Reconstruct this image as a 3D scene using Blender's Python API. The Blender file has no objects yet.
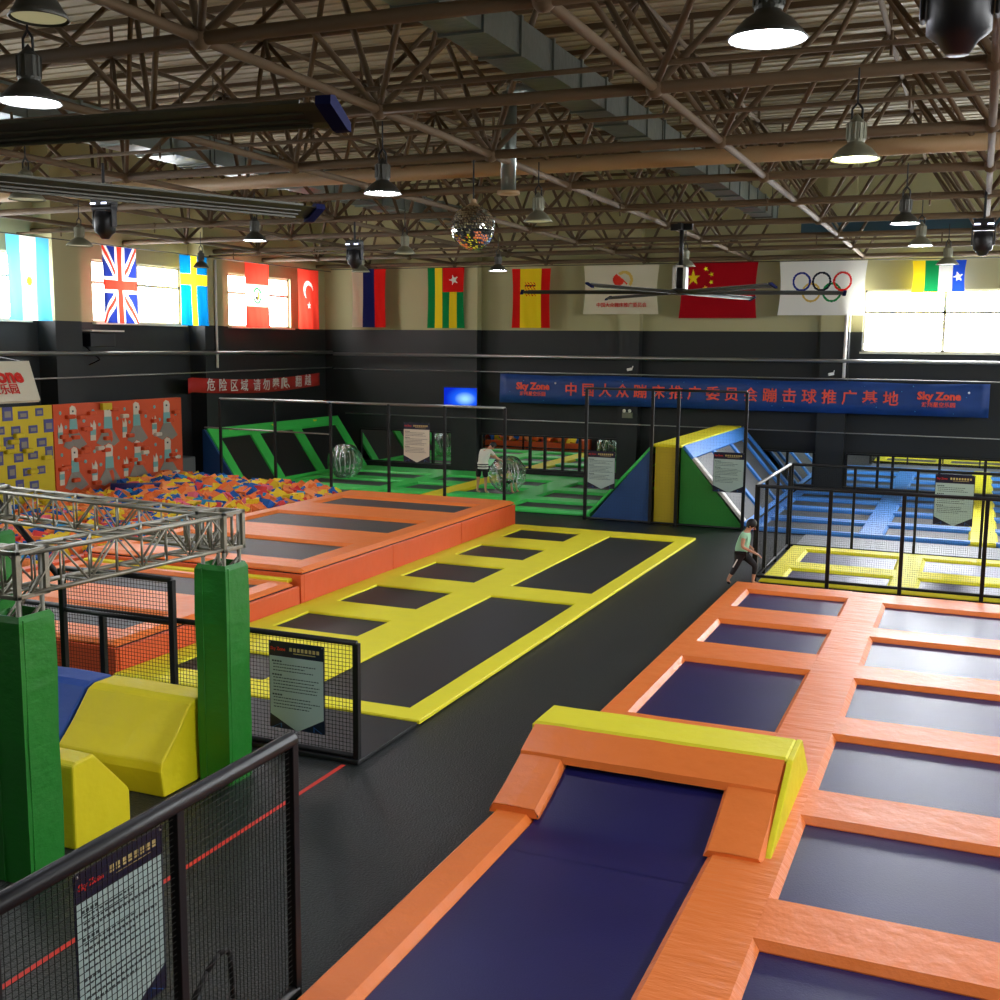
import bpy, math, random
from mathutils import Vector, Matrix, noise
R = random.Random(7)
PI = math.pi
S = bpy.context.scene
C = S.collection

# ------------------------------------------------------------------ materials
def lin(c):
    return tuple(((v/255)/12.92 if v/255 <= .04045 else ((v/255+.055)/1.055)**2.4) for v in c) + (1,)
def mat(name, rgb, rough=.6, metal=0, bump=0, scale=8, var=0, vscale=3, stretch=None, spec=.5, emis=None, estr=0, sheen=0, coat=0):
    m = bpy.data.materials.new(name); m.use_nodes = True
    nt = m.node_tree; b = nt.nodes['Principled BSDF']
    col = lin(rgb)
    b.inputs['Base Color'].default_value = col
    b.inputs['Roughness'].default_value = rough
    b.inputs['Metallic'].default_value = metal
    b.inputs['Specular IOR Level'].default_value = spec
    if coat: b.inputs['Coat Weight'].default_value = coat; b.inputs['Coat Roughness'].default_value = .25
    if emis:
        b.inputs['Emission Color'].default_value = lin(emis); b.inputs['Emission Strength'].default_value = estr
    tc = nt.nodes.new('ShaderNodeTexCoord'); mp = nt.nodes.new('ShaderNodeMapping')
    nt.links.new(tc.outputs['Object'], mp.inputs[0])
    if stretch: mp.inputs['Scale'].default_value = stretch
    if bump:
        n = nt.nodes.new('ShaderNodeTexNoise'); n.inputs['Scale'].default_value = scale; n.inputs['Detail'].default_value = 5
        bp = nt.nodes.new('ShaderNodeBump'); bp.inputs['Strength'].default_value = bump; bp.inputs['Distance'].default_value = .05
        nt.links.new(mp.outputs[0], n.inputs[0]); nt.links.new(n.outputs[0], bp.inputs['Height']); nt.links.new(bp.outputs[0], b.inputs['Normal'])
    if var:
        n2 = nt.nodes.new('ShaderNodeTexNoise'); n2.inputs['Scale'].default_value = vscale; n2.inputs['Detail'].default_value = 4
        nt.links.new(tc.outputs['Object'], n2.inputs[0])
        mx = nt.nodes.new('ShaderNodeMixRGB'); mx.blend_type = 'MIX'
        mx.inputs[1].default_value = tuple(max(0, c*(1-var)) for c in col[:3])+(1,)
        mx.inputs[2].default_value = tuple(min(1, c*(1+var)) for c in col[:3])+(1,)
        nt.links.new(n2.outputs[0], mx.inputs[0]); nt.links.new(mx.outputs[0], b.inputs['Base Color'])
    return m
def emitter(name, rgb, st):
    m = bpy.data.materials.new(name); m.use_nodes = True; nt = m.node_tree; nt.nodes.clear()
    e = nt.nodes.new('ShaderNodeEmission'); o = nt.nodes.new('ShaderNodeOutputMaterial')
    e.inputs[0].default_value = lin(rgb); e.inputs[1].default_value = st
    nt.links.new(e.outputs[0], o.inputs[0]); return m

M = {}
def flag_cloth(name, rgb, tr=.18):
    m = bpy.data.materials.new(name); m.use_nodes = True; nt = m.node_tree; nt.nodes.clear()
    o = nt.nodes.new('ShaderNodeOutputMaterial'); mx = nt.nodes.new('ShaderNodeMixShader'); d = nt.nodes.new('ShaderNodeBsdfDiffuse'); t = nt.nodes.new('ShaderNodeBsdfTranslucent')
    d.inputs[0].default_value = lin(rgb); t.inputs[0].default_value = lin(rgb); mx.inputs[0].default_value = tr
    nt.links.new(d.outputs[0], mx.inputs[1]); nt.links.new(t.outputs[0], mx.inputs[2]); nt.links.new(mx.outputs[0], o.inputs[0])
    return m
def mm(k, *a, **kw): M[k] = mat(k, *a, **kw)
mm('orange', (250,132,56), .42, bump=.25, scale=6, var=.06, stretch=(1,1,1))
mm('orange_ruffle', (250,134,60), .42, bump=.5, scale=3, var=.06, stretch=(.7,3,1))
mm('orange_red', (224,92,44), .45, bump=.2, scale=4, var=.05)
mm('yellow', (244,234,36), .6, bump=.25, scale=6, var=.05)
mm('yellow_ruffle', (232,220,60), .45, bump=.9, scale=14, var=.08)
mm('foam_yellow', (240,222,22), .5, bump=.35, scale=4, var=.05)
mm('foam_blue', (36,80,170), .5, bump=.3, scale=4, var=.05)
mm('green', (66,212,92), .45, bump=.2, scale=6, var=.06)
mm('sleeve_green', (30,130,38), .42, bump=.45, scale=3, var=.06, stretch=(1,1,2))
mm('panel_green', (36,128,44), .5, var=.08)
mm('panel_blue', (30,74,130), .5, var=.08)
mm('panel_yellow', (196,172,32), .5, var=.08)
mm('blue', (64,140,226), .45, bump=.2, scale=8, var=.06)
mm('navy_bed', (28,26,88), .4, bump=.06, scale=60, var=.18, vscale=2, spec=.5)
mm('black_bed', (30,32,32), .5, bump=.08, scale=60, var=.15, vscale=2, spec=.5)
mm('grey_bed', (60,62,62), .5, bump=.08, scale=60, var=.12, vscale=2)
mm('black_vinyl', (18,20,22), .5)
mm('black_paint', (18,19,20), .45, spec=.35)
mm('net', (26,28,26), .6)
mm('net_pale', (60,64,66), .6)
mm('steel', (150,150,146), .35, .8)
mm('truss_alu', (158,156,140), .4, .75, bump=.1, scale=20)
mm('wall_black', (25,29,29), .6, bump=.12, scale=2, var=.10, vscale=1)
mm('wall_cream', (172,166,124), .75, var=.05, vscale=.6)
mm('frame_brown', (88,70,46), .8, var=.18, vscale=2)
mm('roof', (156,146,120), .6, bump=.25, scale=1.4, var=.12, vscale=.5, stretch=(.2,6,1))
mm('galv', (120,128,122), .32, .75, bump=.25, scale=5, var=.15)
mm('pipe_tan', (160,132,94), .6, var=.1)
mm('lamp_metal', (70,70,64), .45, .5)
mm('lamp_grey', (120,120,100), .45, .3)
mm('window_frame', (214,210,190), .5)
mm('white_cloth', (226,226,214), .7, var=.03)
mm('board_cream', (214,212,190), .6)
mm('red_paint', (214,40,30), .5)
mm('red_tape', (226,60,44), .6)
mm('banner_red', (176,34,26), .6, bump=.3, scale=3)
mm('banner_blue', (22,62,128), .5, bump=.35, scale=2, var=.25, vscale=2)
mm('letter_red', (236,88,66), .6)
mm('letter_white', (226,222,214), .6)
mm('gold', (196,176,110), .5)
mm('sign_navy', (14,18,48), .35, var=.4, vscale=8)
mm('sign_sheet', (168,190,184), .4)
mm('sign_print', (40,52,52), .5)
mm('sign_glow', (40,90,150), .5)
mm('skin', (206,150,118), .55)
mm('hair', (20,16,14), .5)
mm('mint', (172,230,192), .75, bump=.3, scale=12)
mm('legging', (22,20,24), .7)
mm('tee_white', (214,214,196), .8, bump=.3, scale=8)
mm('black_cloth', (16,16,18), .8)
mm('olive_cloth', (96,104,80), .8)
mm('speaker_black', (20,20,24), .45)
mm('fan_blade', (70,70,60), .45, .4)
mm('tip_blue', (12,20,70), .8, spec=.2)
mm('hub_white', (200,200,190), .4)
mm('floor_sheen_grey', (120,124,130), .5, bump=.1, scale=30)  # bright reflection on the floor, put into a grey colour
mm('silver_panel', (120,124,122), .4, .4)
mm('dark_teal', (40,74,90), .5)
mm('roll_blue', (20,40,120), .5, bump=.2, scale=5)
for k, c in dict(cube_orange=(240,120,50), cube_yellow=(240,206,40), cube_blue=(20,92,176), cube_red=(216,60,60), cube_pink=(236,110,130), cube_cyan=(40,150,210), cube_peach=(246,150,84)).items():
    mm(k, c, .85, bump=.3, scale=20)
for k, c in dict(f_red=(214,34,30), f_white=(232,230,222), f_blue=(36,50,130), f_sky=(90,180,226), f_yellow=(246,214,40), f_green=(24,130,70), f_sw=(10,120,190), f_orange=(240,110,40), f_cnred=(170,22,32), f_cream=(214,206,180), f_black=(30,34,44), f_redorange=(226,60,44), f_royal=(34,70,180), f_navy=(30,36,90), f_gold=(214,180,90)).items():
    M[k] = flag_cloth(k, c); M[k+'_sheer'] = flag_cloth(k+'_sheer', c, .5)
for k, c in dict(w_yellow=(206,188,20), w_purple=(72,78,140), w_orange=(214,84,36), w_cream=(214,210,190), w_teal=(120,180,176), w_grey=(136,134,124), w_dark=(60,60,60)).items():
    mm(k, c, .6, var=.08)
M['day'] = emitter('daylight_pane', (250,252,255), 9)
M['day_back'] = emitter('daylight_pane_back', (246,250,255), 20)
M['lens_on'] = emitter('lamp_lens_lit', (232,236,255), 60)
M['lens_warm'] = emitter('lamp_lens_warm', (240,240,190), 14)
M['lens_off'] = mat('lamp_lens_dim', (150,148,120), .4, emis=(200,200,150), estr=.15)
M['head_led'] = emitter('head_led', (210,220,255), 3)

def mirror_mat(name, col, rough):
    m = bpy.data.materials.new(name); m.use_nodes = True
    b = m.node_tree.nodes['Principled BSDF']
    b.inputs['Base Color'].default_value = col; b.inputs['Metallic'].default_value = 1; b.inputs['Roughness'].default_value = rough
    return m
M['mirror'] = mirror_mat('mirror_glass', (.72,.78,.74,1), .015)
M['disco'] = mirror_mat('mirror_tiles', (.85,.85,.8,1), .04)
def clear(name):
    m = bpy.data.materials.new(name); m.use_nodes = True; nt = m.node_tree; nt.nodes.clear()
    o = nt.nodes.new('ShaderNodeOutputMaterial'); mx = nt.nodes.new('ShaderNodeMixShader')
    t = nt.nodes.new('ShaderNodeBsdfTransparent'); g = nt.nodes.new('ShaderNodeBsdfGlossy'); fr = nt.nodes.new('ShaderNodeLayerWeight')
    t.inputs[0].default_value = (.86,.92,.88,1); g.inputs[1].default_value = .06; g.inputs[0].default_value = (.9,.95,.92,1)
    fr.inputs[0].default_value = .45
    n = nt.nodes.new('ShaderNodeTexNoise'); n.inputs['Scale'].default_value = 7; n.inputs['Detail'].default_value = 3
    bp = nt.nodes.new('ShaderNodeBump'); bp.inputs['Strength'].default_value = .9; bp.inputs['Distance'].default_value = .15
    tc = nt.nodes.new('ShaderNodeTexCoord'); nt.links.new(tc.outputs['Object'], n.inputs[0])
    nt.links.new(n.outputs[0], bp.inputs['Height']); nt.links.new(bp.outputs[0], g.inputs['Normal']); nt.links.new(bp.outputs[0], fr.inputs['Normal'])
    nt.links.new(fr.outputs['Facing'], mx.inputs[0]); nt.links.new(t.outputs[0], mx.inputs[1]); nt.links.new(g.outputs[0], mx.inputs[2]); nt.links.new(mx.outputs[0], o.inputs[0])
    return m
M['pvc'] = clear('clear_pvc')
def floor_mat():
    m = mat('rubber_floor', (33,38,36), .42, bump=.35, scale=45, var=.35, vscale=70, spec=.45)
    nt = m.node_tree; b = nt.nodes['Principled BSDF']
    br = nt.nodes.new('ShaderNodeTexBrick'); br.offset = .5
    br.inputs['Scale'].default_value = 1; br.inputs['Mortar Size'].default_value = .006; br.inputs['Brick Width'].default_value = 1.2; br.inputs['Row Height'].default_value = 2.4
    br.inputs['Color1'].default_value = (1,1,1,1); br.inputs['Color2'].default_value = (.82,.86,.84,1); br.inputs['Mortar'].default_value = (.35,.35,.35,1)
    tc = nt.nodes.new('ShaderNodeTexCoord'); nt.links.new(tc.outputs['Object'], br.inputs[0])
    old = b.inputs['Base Color'].links[0].from_socket
    mx = nt.nodes.new('ShaderNodeMixRGB'); mx.blend_type = 'MULTIPLY'; mx.inputs[0].default_value = 1
    nt.links.new(old, mx.inputs[1]); nt.links.new(br.outputs[0], mx.inputs[2]); nt.links.new(mx.outputs[0], b.inputs['Base Color'])
    return m
M['floor'] = floor_mat()
def tv_mat():
    m = bpy.data.materials.new('tv_screen'); m.use_nodes = True; nt = m.node_tree; nt.nodes.clear()
    o = nt.nodes.new('ShaderNodeOutputMaterial'); e = nt.nodes.new('ShaderNodeEmission'); cr = nt.nodes.new('ShaderNodeValToRGB')
    tc = nt.nodes.new('ShaderNodeTexCoord'); mp = nt.nodes.new('ShaderNodeMapping'); g = nt.nodes.new('ShaderNodeTexGradient'); g.gradient_type = 'SPHERICAL'
    mp.inputs['Location'].default_value = (-.25,0,.12); mp.inputs['Scale'].default_value = (1.3,1,2.2)
    cr.color_ramp.elements[0].color = (.003,.02,.5,1); cr.color_ramp.elements[1].color = (.3,.65,1,1); cr.color_ramp.elements[1].position = .9
    x = cr.color_ramp.elements.new(.45); x.color = (.01,.1,.8,1)
    nt.links.new(tc.outputs['Object'], mp.inputs[0]); nt.links.new(mp.outputs[0], g.inputs[0]); nt.links.new(g.outputs[0], cr.inputs[0]); nt.links.new(cr.outputs[0], e.inputs[0]); e.inputs[1].default_value = .5
    nt.links.new(e.outputs[0], o.inputs[0]); return m
M['tv'] = tv_mat()

# ------------------------------------------------------------------ mesh helpers
class MB:
    def __init__(s): s.v = []; s.f = []; s.mi = []
    def add(s, vs, fs, mi=0):
        o = len(s.v); s.v += [tuple(v) for v in vs]; s.f += [tuple(i+o for i in f) for f in fs]; s.mi += [mi]*len(fs); return s
    def box(s, x0, x1, y0, y1, z0, z1, mi=0):
        return s.add([(x0,y0,z0),(x1,y0,z0),(x1,y1,z0),(x0,y1,z0),(x0,y0,z1),(x1,y0,z1),(x1,y1,z1),(x0,y1,z1)],
                     [(0,3,2,1),(4,5,6,7),(0,1,5,4),(1,2,6,5),(2,3,7,6),(3,0,4,7)], mi)
    def tube(s, a, b, r, n=8, mi=0, r2=None, cap=True):
        a = Vector(a); b = Vector(b); d = (b-a)
        if d.length < 1e-6: return s
        d.normalize(); u = d.orthogonal().normalized()
        if abs(d.z) < .99: u = d.cross(Vector((0,0,1))).normalized()
        w = d.cross(u); r2 = r if r2 is None else r2
        vs = [a+(u*math.cos(2*PI*(i+.5)/n)+w*math.sin(2*PI*(i+.5)/n))*r for i in range(n)] + [b+(u*math.cos(2*PI*(i+.5)/n)+w*math.sin(2*PI*(i+.5)/n))*r2 for i in range(n)]
        fs = [(i,(i+1)%n,n+(i+1)%n,n+i) for i in range(n)]
        if cap: fs += [tuple(range(n))[::-1], tuple(range(n,2*n))]
        return s.add(vs, fs, mi)
    def path(s, pts, r, n=8, mi=0):
        for a, b in zip(pts, pts[1:]): s.tube(a, b, r, n, mi)
        return s
    def lathe(s, prof, c=(0,0,0), n=24, mi=0):
        vs = []; k = len(prof)
        for i in range(n):
            a = 2*PI*i/n
            for r, z in prof: vs.append((c[0]+r*math.cos(a), c[1]+r*math.sin(a), c[2]+z))
        return s.add(vs, [(i*k+j, ((i+1)%n)*k+j, ((i+1)%n)*k+j+1, i*k+j+1) for i in range(n) for j in range(k-1)], mi)
    def prism(s, poly, fn0, fn1, mi=0):          # poly of 2-D points mapped to two parallel faces
        n = len(poly); vs = [fn0(*p) for p in poly]+[fn1(*p) for p in poly]
        return s.add(vs, [tuple(range(n))[::-1], tuple(range(n,2*n))]+[(i,(i+1)%n,n+(i+1)%n,n+i) for i in range(n)], mi)
    def sphere(s, c, r, n=16, m=10, mi=0, sc=(1,1,1)):
        vs = []; fs = []
        for j in range(m+1):
            t = PI*j/m
            for i in range(n):
                a = 2*PI*i/n; vs.append((c[0]+r*sc[0]*math.sin(t)*math.cos(a), c[1]+r*sc[1]*math.sin(t)*math.sin(a), c[2]+r*sc[2]*math.cos(t)))
        for j in range(m):
            for i in range(n): fs.append((j*n+i, (j+1)*n+i, (j+1)*n+(i+1)%n, j*n+(i+1)%n))
        return s.add(vs, fs, mi)
    def build(s, name, mats, parent=None, smooth=False, loc=None, bevel=0):
        me = bpy.data.meshes.new(name); me.from_pydata(s.v, [], s.f)
        for m in (mats if isinstance(mats, (list, tuple)) else [mats]): me.materials.append(M[m] if isinstance(m, str) else m)
        me.polygons.foreach_set('material_index', s.mi)
        if smooth: me.polygons.foreach_set('use_smooth', [True]*len(me.polygons))
        me.update(); o = bpy.data.objects.new(name, me); C.objects.link(o)
        if loc: o.location = loc
        if bevel:
            b = o.modifiers.new('bevel', 'BEVEL'); b.width = bevel; b.segments = 2; b.limit_method = 'ANGLE'
        if parent: put(o, parent)
        return o
def put(o, p):                                   # parent, keeping world placement (parents carry only translation)
    o.parent = p; o.matrix_parent_inverse = Matrix.Translation(-Vector(p.location))
def tag(o, label=None, cat=None, group=None, kind=None):
    if label: o['label'] = label
    if cat: o['category'] = cat
    if group: o['group'] = group
    if kind: o['kind'] = kind
    return o
def thing(name, loc, label, cat, group=None):
    o = bpy.data.objects.new(name, None); C.objects.link(o); o.location = loc; o.empty_display_size = .1
    return tag(o, label, cat, group)
def struct(o, label=None): 
    o['kind'] = 'structure'
    if label: o['label'] = label
    return o
def dup(src, delta, label, group=None):
    r = src.copy(); C.objects.link(r); r.location = Vector(src.location)+Vector(delta)
    r['label'] = label
    if group: r['group'] = group
    for ch in list(src.children):
        c = ch.copy(); C.objects.link(c); c.parent = r
        for g in list(ch.children):
            d = g.copy(); C.objects.link(d); d.parent = c
    return r
def text_mesh(s, size, name, m, parent, place, bold=0, extrude=.004, align='CENTER'):
    cu = bpy.data.curves.new('t', 'FONT'); cu.body = s; cu.size = size; cu.extrude = extrude; cu.offset = bold
    cu.align_x = align; cu.align_y = 'CENTER'; cu.resolution_u = 2
    to = bpy.data.objects.new('t', cu); C.objects.link(to)
    dg = bpy.context.evaluated_depsgraph_get(); dg.update()
    me = bpy.data.meshes.new_from_object(to.evaluated_get(dg)); bpy.data.objects.remove(to)
    me.materials.clear(); me.materials.append(M[m])
    me.transform(place)
    o = bpy.data.objects.new(name, me); C.objects.link(o); put(o, parent); return o
def frame_back(x, y, z):                         # text standing upright, read from -Y
    return Matrix.Translation((x,y,z)) @ Matrix.Rotation(PI/2, 4, 'X')
def frame_left(x, y, z, tilt=0):                 # text on the left wall, read from +X
    return Matrix.Translation((x,y,z)) @ Matrix.Rotation(PI/2, 4, 'Z') @ Matrix.Rotation(PI/2+tilt, 4, 'X')

# ------------------------------------------------------------------ padded pieces
def pad(parent, x0, x1, y0, y1, z0, z1, m='orange', ch=.05, name='pad', seed=0, bumpy=.004, flat_ends=False):
    """a vinyl covered foam pad: sloped shoulders, softly uneven top"""
    b = MB(); nx = max(1, min(26, round((x1-x0)/.28))); ny = max(1, min(60, round((y1-y0)/.28)))
    c = min(ch, (x1-x0)*.4, (y1-y0)*.4)
    cx = .0005 if flat_ends else c
    xs = [x0]+[x0+cx+(x1-x0-2*cx)*i/nx for i in range(nx+1)]+[x1]
    ys = [y0]+[y0+c+(y1-y0-2*c)*j/ny for j in range(ny+1)]+[y1]
    hs = z1-min(c*1.1, (z1-z0)*.7)
    W = len(xs); H = len(ys); vs = []
    for j, y in enumerate(ys):
        for i, x in enumerate(xs):
            e = (i in (0, W-1) and not flat_ends) or j in (0, H-1)
            n = noise.noise((x*2.3+seed, y*2.3, z1*5))*bumpy
            vs.append((x, y, hs if e else z1+n))
    fs = [(j*W+i, j*W+i+1, (j+1)*W+i+1, (j+1)*W+i) for j in range(H-1) for i in range(W-1)]
    b.add(vs, fs)
    b.box(x0, x1, y0, y1, z0, hs-.0005)
    return b.build(name, m, parent)
def bed(parent, x0, x1, y0, y1, z, m):
    b = MB(); b.box(x0-.02, x1+.02, y0-.02, y1+.02, z-.012, z)
    return b.build('jumping_bed', m, parent)
def court(name, label, x0, x1, y0, y1, cols, zt, zb, m, bm, base0=0, m_div=None, div=None, group=None, ch=.05, skip_col=(), edge=None, xskip=None):
    t = thing(name, ((x0+x1)/2, (y0+y1)/2, base0), label, 'trampoline court', group)
    MB().box(x0+.03, x1-.03, y0+.03, y1-.03, base0, zb-.02).build('base_frame', 'black_vinyl', t)
    prev = x0; k = 0
    for (xa, xb, rows) in cols+[(x1, None, None)]:
        mt = (div or {}).get(k, m_div if (m_div and 0 < k < len(cols)) else m)
        pad(t, prev, xa, y0, y1, zb-.015, zt, mt, ch, seed=k)
        k += 1
        if xb is None: break
        ye = y0
        for i, (ya, yb) in enumerate(rows+[(y1, None)]):
            if ya-ye > .02: pad(t, xa-ch, xb+ch, ye, ya, zb-.015, zt+.003, m, ch, seed=i*3+k, flat_ends=True)
            if yb is None: break
            bed(t, xa, xb, ya, yb, zb, bm); ye = yb
        prev = xb
    return t

# ------------------------------------------------------------------ the building
WX, WY, RX, FY, ZT, PZ = -22.8, 37.0, 9.0, -5.0, 10.6, 5.12   # left wall, back wall, right wall, front wall, roof, paint line
struct(MB().box(WX-.3, RX+.3, FY-.3, WY+.3, -.2, 0).build('floor', 'floor'))
def wall_along(name, lo, hi, holes, mk, ztop=ZT):                 # holes: (a0,a1,z0,z1) openings above the paint line or cutting it
    b = MB(); cur = lo
    for (a0, a1, z0, z1) in holes:
        mk(b, cur, a0, 0, PZ, 0); mk(b, cur, a0, PZ, ztop, 1)
        if z0 >= PZ: mk(b, a0, a1, 0, PZ, 0); (z0 > PZ) and mk(b, a0, a1, PZ, z0, 1)
        else: mk(b, a0, a1, 0, z0, 0)
        mk(b, a0, a1, z1, ztop, 1); cur = a1
    mk(b, cur, hi, 0, PZ, 0); mk(b, cur, hi, PZ, ztop, 1)
    return struct(b.build(name, ['wall_black', 'wall_cream']))
LW = [(-.2,3.7,PZ,6.85),(6.1,9.95,PZ,6.85),(12.4,16.25,PZ,6.85),(18.6,22.45,PZ,6.85),(24.85,28.7,PZ,6.85),(31.05,34.7,PZ,6.85)]
wall_along('wall_left', FY, WY+.3, LW, lambda b,a0,a1,z0,z1,mi: b.box(WX-.3, WX, a0, a1, z0, z1, mi))
BW = [(-3.4,1.3,4.5,6.4),(2.9,7.5,4.5,6.4)]
wall_along('wall_back', WX, RX, BW, lambda b,a0,a1,z0,z1,mi: b.box(a0, a1, WY, WY+.3, z0, z1, mi))
RW_ADDED = [(-.2,5.,PZ,6.85),(7,12,PZ,6.85),(14,19,PZ,6.85),(21,26,PZ,6.85),(28,33,PZ,6.85)]  # openings out of view, added to bring light in from the right
wall_along('wall_right', FY, WY+.3, RW_ADDED, lambda b,a0,a1,z0,z1,mi: b.box(RX, RX+.3, a0, a1, z0, z1, mi))
wall_along('wall_front', WX, RX, [], lambda b,a0,a1,z0,z1,mi: b.box(a0, a1, FY-.3, FY, z0, z1, mi))
b = MB(); n = 110                                                  # ribbed steel roof deck, ribs run along X
for i in range(n):
    y0 = FY+(WY-FY)*i/n; y1 = FY+(WY-FY)*(i+1)/n
    b.box(WX, RX, y0, y0+(y1-y0)*.8, ZT, ZT+.04); b.box(WX, RX, y0+(y1-y0)*.8, y1, ZT-.03, ZT+.04)
struct(b.build('ceiling', 'roof'))
wn = 0
def window(a0, a1, z0, z1, side, pane):
    global wn; wn += 1
    P = (lambda u0,u1,w0,w1,d0,d1: (WX-.2+d0, WX-.2+d1, u0, u1, w0, w1)) if side == 'L' else (lambda u0,u1,w0,w1,d0,d1: (RX+.2-d1, RX+.2-d0, u0, u1, w0, w1)) if side == 'R' else (lambda u0,u1,w0,w1,d0,d1: (u0, u1, WY+.2-d1, WY+.2-d0, w0, w1))
    f = MB(); t = .07
    for u0,u1,w0,w1 in [(a0,a1,z0,z0+t),(a0,a1,z1-t,z1),(a0,a0+t,z0,z1),(a1-t,a1,z0,z1),((a0+a1)/2-.05,(a0+a1)/2+.05,z0,z1),(a0,a1,z0+(z1-z0)*.62,z0+(z1-z0)*.62+.08)]:
        f.box(*P(u0,u1,w0,w1,0,.1))
    o = struct(f.build('window_%d' % wn, 'window_frame'))
    p = MB().box(*P(a0,a1,z0,z1,.0,.02)).build('pane', pane, o)
    MB().box(*P(a0-.05,a1+.05,z0-.05,z0+.01,.08,.34)).build('window_sill', 'window_frame', o)
for h in LW: window(*h, 'L', 'day')
for h in BW: window(*h, 'B', 'day_back')
for h in RW_ADDED: window(*h, 'R', 'day')  # unseen glowing panes, added for light from the right
tn = 0
def pilaster(x0,x1,y0,y1):
    global tn; tn += 1
    b = MB().box(x0,x1,y0,y1,0,PZ,0); b.box(x0,x1,y0,y1,PZ,ZT,1)
    struct(b.build('trim_%d' % tn, ['wall_black','wall_cream']))
for y0 in (10.4, 16.6, 22.8, 29.0): pilaster(WX, -22.2, y0, y0+.95)
for x0, x1 in ((-17.35,-16.35),(-11.15,-10.45),(-4.6,-3.75),(2.0,2.8)): pilaster(x0, x1, 36.6, WY)
# the step band below the mirrors
tn += 1; struct(MB().box(-21.4, RX, 36.75, WY, 0, .27).build('trim_%d' % tn, 'black_vinyl'))

# wall mirrors in black frames
def mirror(x0, x1, z0, z1, muls, label):
    t = thing('wall_mirror', ((x0+x1)/2, 36.9, z0), label, 'mirror', 'wall mirrors along the back wall')
    MB().box(x0, x1, 36.9, 36.94, z0, z1).build('mirror_glass', 'mirror', t)
    f = MB(); f.box(x0-.05, x1+.05, 36.86, 36.93, z0-.05, z0); f.box(x0-.05, x1+.05, 36.86, 36.93, z1, z1+.05)
    for x in [x0-.03, x1+.03]+muls: f.box(x-.04, x+.04, 36.84, 36.93, z0, z1)
    f.build('frame', 'black_paint', t)
mirror(-21.2, -17.45, .3, 1.42, [-19.24,-18.21,-17.75], 'wall mirror left of the black column below the television')
mirror(-16.25, -11.2, .3, 1.42, [-14.4,-13.84,-13.17,-12.55], 'long wall mirror between black columns showing the green court again')
mirror(-6.3, -4.7, .2, 1.28, [-5.5], 'short wall mirror beside the blue slope')
mirror(-3.65, 1.9, .2, 1.28, [-2.72,-2.28,-.92,.37], 'wall mirror behind the blue court at the right')

# ------------------------------------------------------------------ space frame roof
SF = thing('space_frame', (-8.6, 17, 0), 'brown tubular steel space frame carrying the whole roof', 'roof frame')
SF['kind'] = 'structure'
zb, zt = 7.4, 9.9; sp = 3.42
NX = [-3.45-3.42*i for i in range(-3, 6)]; NY = [5.55-3.4*2+3.42*k for k in range(0, 12)]
NX = [x for x in NX if WX+.1 < x < RX-.3]; NY = [y for y in NY if y < WY-.2]
TX = sorted([x-sp/2 for x in NX if x-sp/2 > WX]); TX.append(max(NX)+sp/2) if max(NX)+sp/2 < RX else None
TY = [y+sp/2 for y in NY if y+sp/2 < WY-.1]
for y in NY: MB().tube((WX+.05,y,zb),(RX-.05,y,zb),.068,10).build('bottom_chord', 'frame_brown', SF, smooth=True)
for x in NX: MB().tube((x,FY+.05,zb),(x,WY-.05,zb),.052,8).build('bottom_chord', 'frame_brown', SF, smooth=True)
for y in TY: MB().tube((WX+.05,y,zt),(RX-.05,y,zt),.045,8).build('top_chord', 'frame_brown', SF, smooth=True)
for x in TX: MB().tube((x,FY+.05,zt),(x,WY-.05,zt),.045,8).build('top_chord', 'frame_brown', SF, smooth=True)
cl = []
for x in NX:
    for y in NY:
        b = MB()
        for sx in (-1,1):
            for sy in (-1,1):
                X = x+sx*sp/2; Y = y+sy*sp/2
                if WX < X < RX and FY < Y < WY: b.tube((x,y,zb),(X,Y,zt),.042,6)
        b.sphere((x,y,zb), .11, 10, 6)
        b.tube((x,y,zt-.02),(x,y,zt-.021),.01,4)
        cl.append((x*x+y*y, b))
cl.sort(key=lambda t: t[0])
for _, b in cl[:99]: b.build('strut_cluster', 'frame_brown', SF, smooth=True)
rest = MB()
for _, b in cl[99:]: rest.add(b.v, b.f)
if rest.v: rest.build('far_struts', 'frame_brown', SF, smooth=True)['kind'] = 'stuff'
b = MB()
for y in TY:                                   # short posts up to the purlins and the purlins themselves
    for x in TX: b.tube((x,y,zt),(x,y,ZT-.12),.035,6)
b.build('roof_post', 'frame_brown', SF)['kind'] = 'stuff'
for y in TY:
    MB().box(WX+.02,RX-.02,y-.04,y+.04,ZT-.14,ZT-.03).build('purlin', 'frame_brown', SF)
    if y+sp/2 < WY-.3: MB().box(WX+.02,RX-.02,y+sp/2-.03,y+sp/2+.03,ZT-.12,ZT-.03).build('purlin', 'frame_brown', SF)
# thin secondary pipes under the lattice (sprinkler lines)
for i, (y, z, r, lab) in enumerate([(12.3,7.62,.03,'thin sprinkler pipe crossing under the roof near the front'),(15.4,7.7,.03,'thin sprinkler pipe above the mirror ball'),(22.2,7.3,.03,'thin sprinkler pipe crossing the middle of the roof'),(29.3,7.25,.03,'thin sprinkler pipe in front of the rear lamps')]):
    b = MB().tube((WX+.05,y,z),(RX-.05,y,z),r,8)
    x = WX+1.5
    while x < RX-1: b.tube((x,y,z-.12),(x,y,z+.12),.018,5); x += 2.9
    tag(b.build('sprinkler_pipe', 'frame_brown', smooth=True), lab, 'pipe', 'sprinkler pipes under the roof')
tag(MB().tube((WX+.05,19.05,7.72),(RX-.05,19.05,7.72),.13,16).build('ventilation_pipe', 'pipe_tan', smooth=True), 'thick tan pipe crossing the roof frame from wall to wall', 'pipe')
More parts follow.
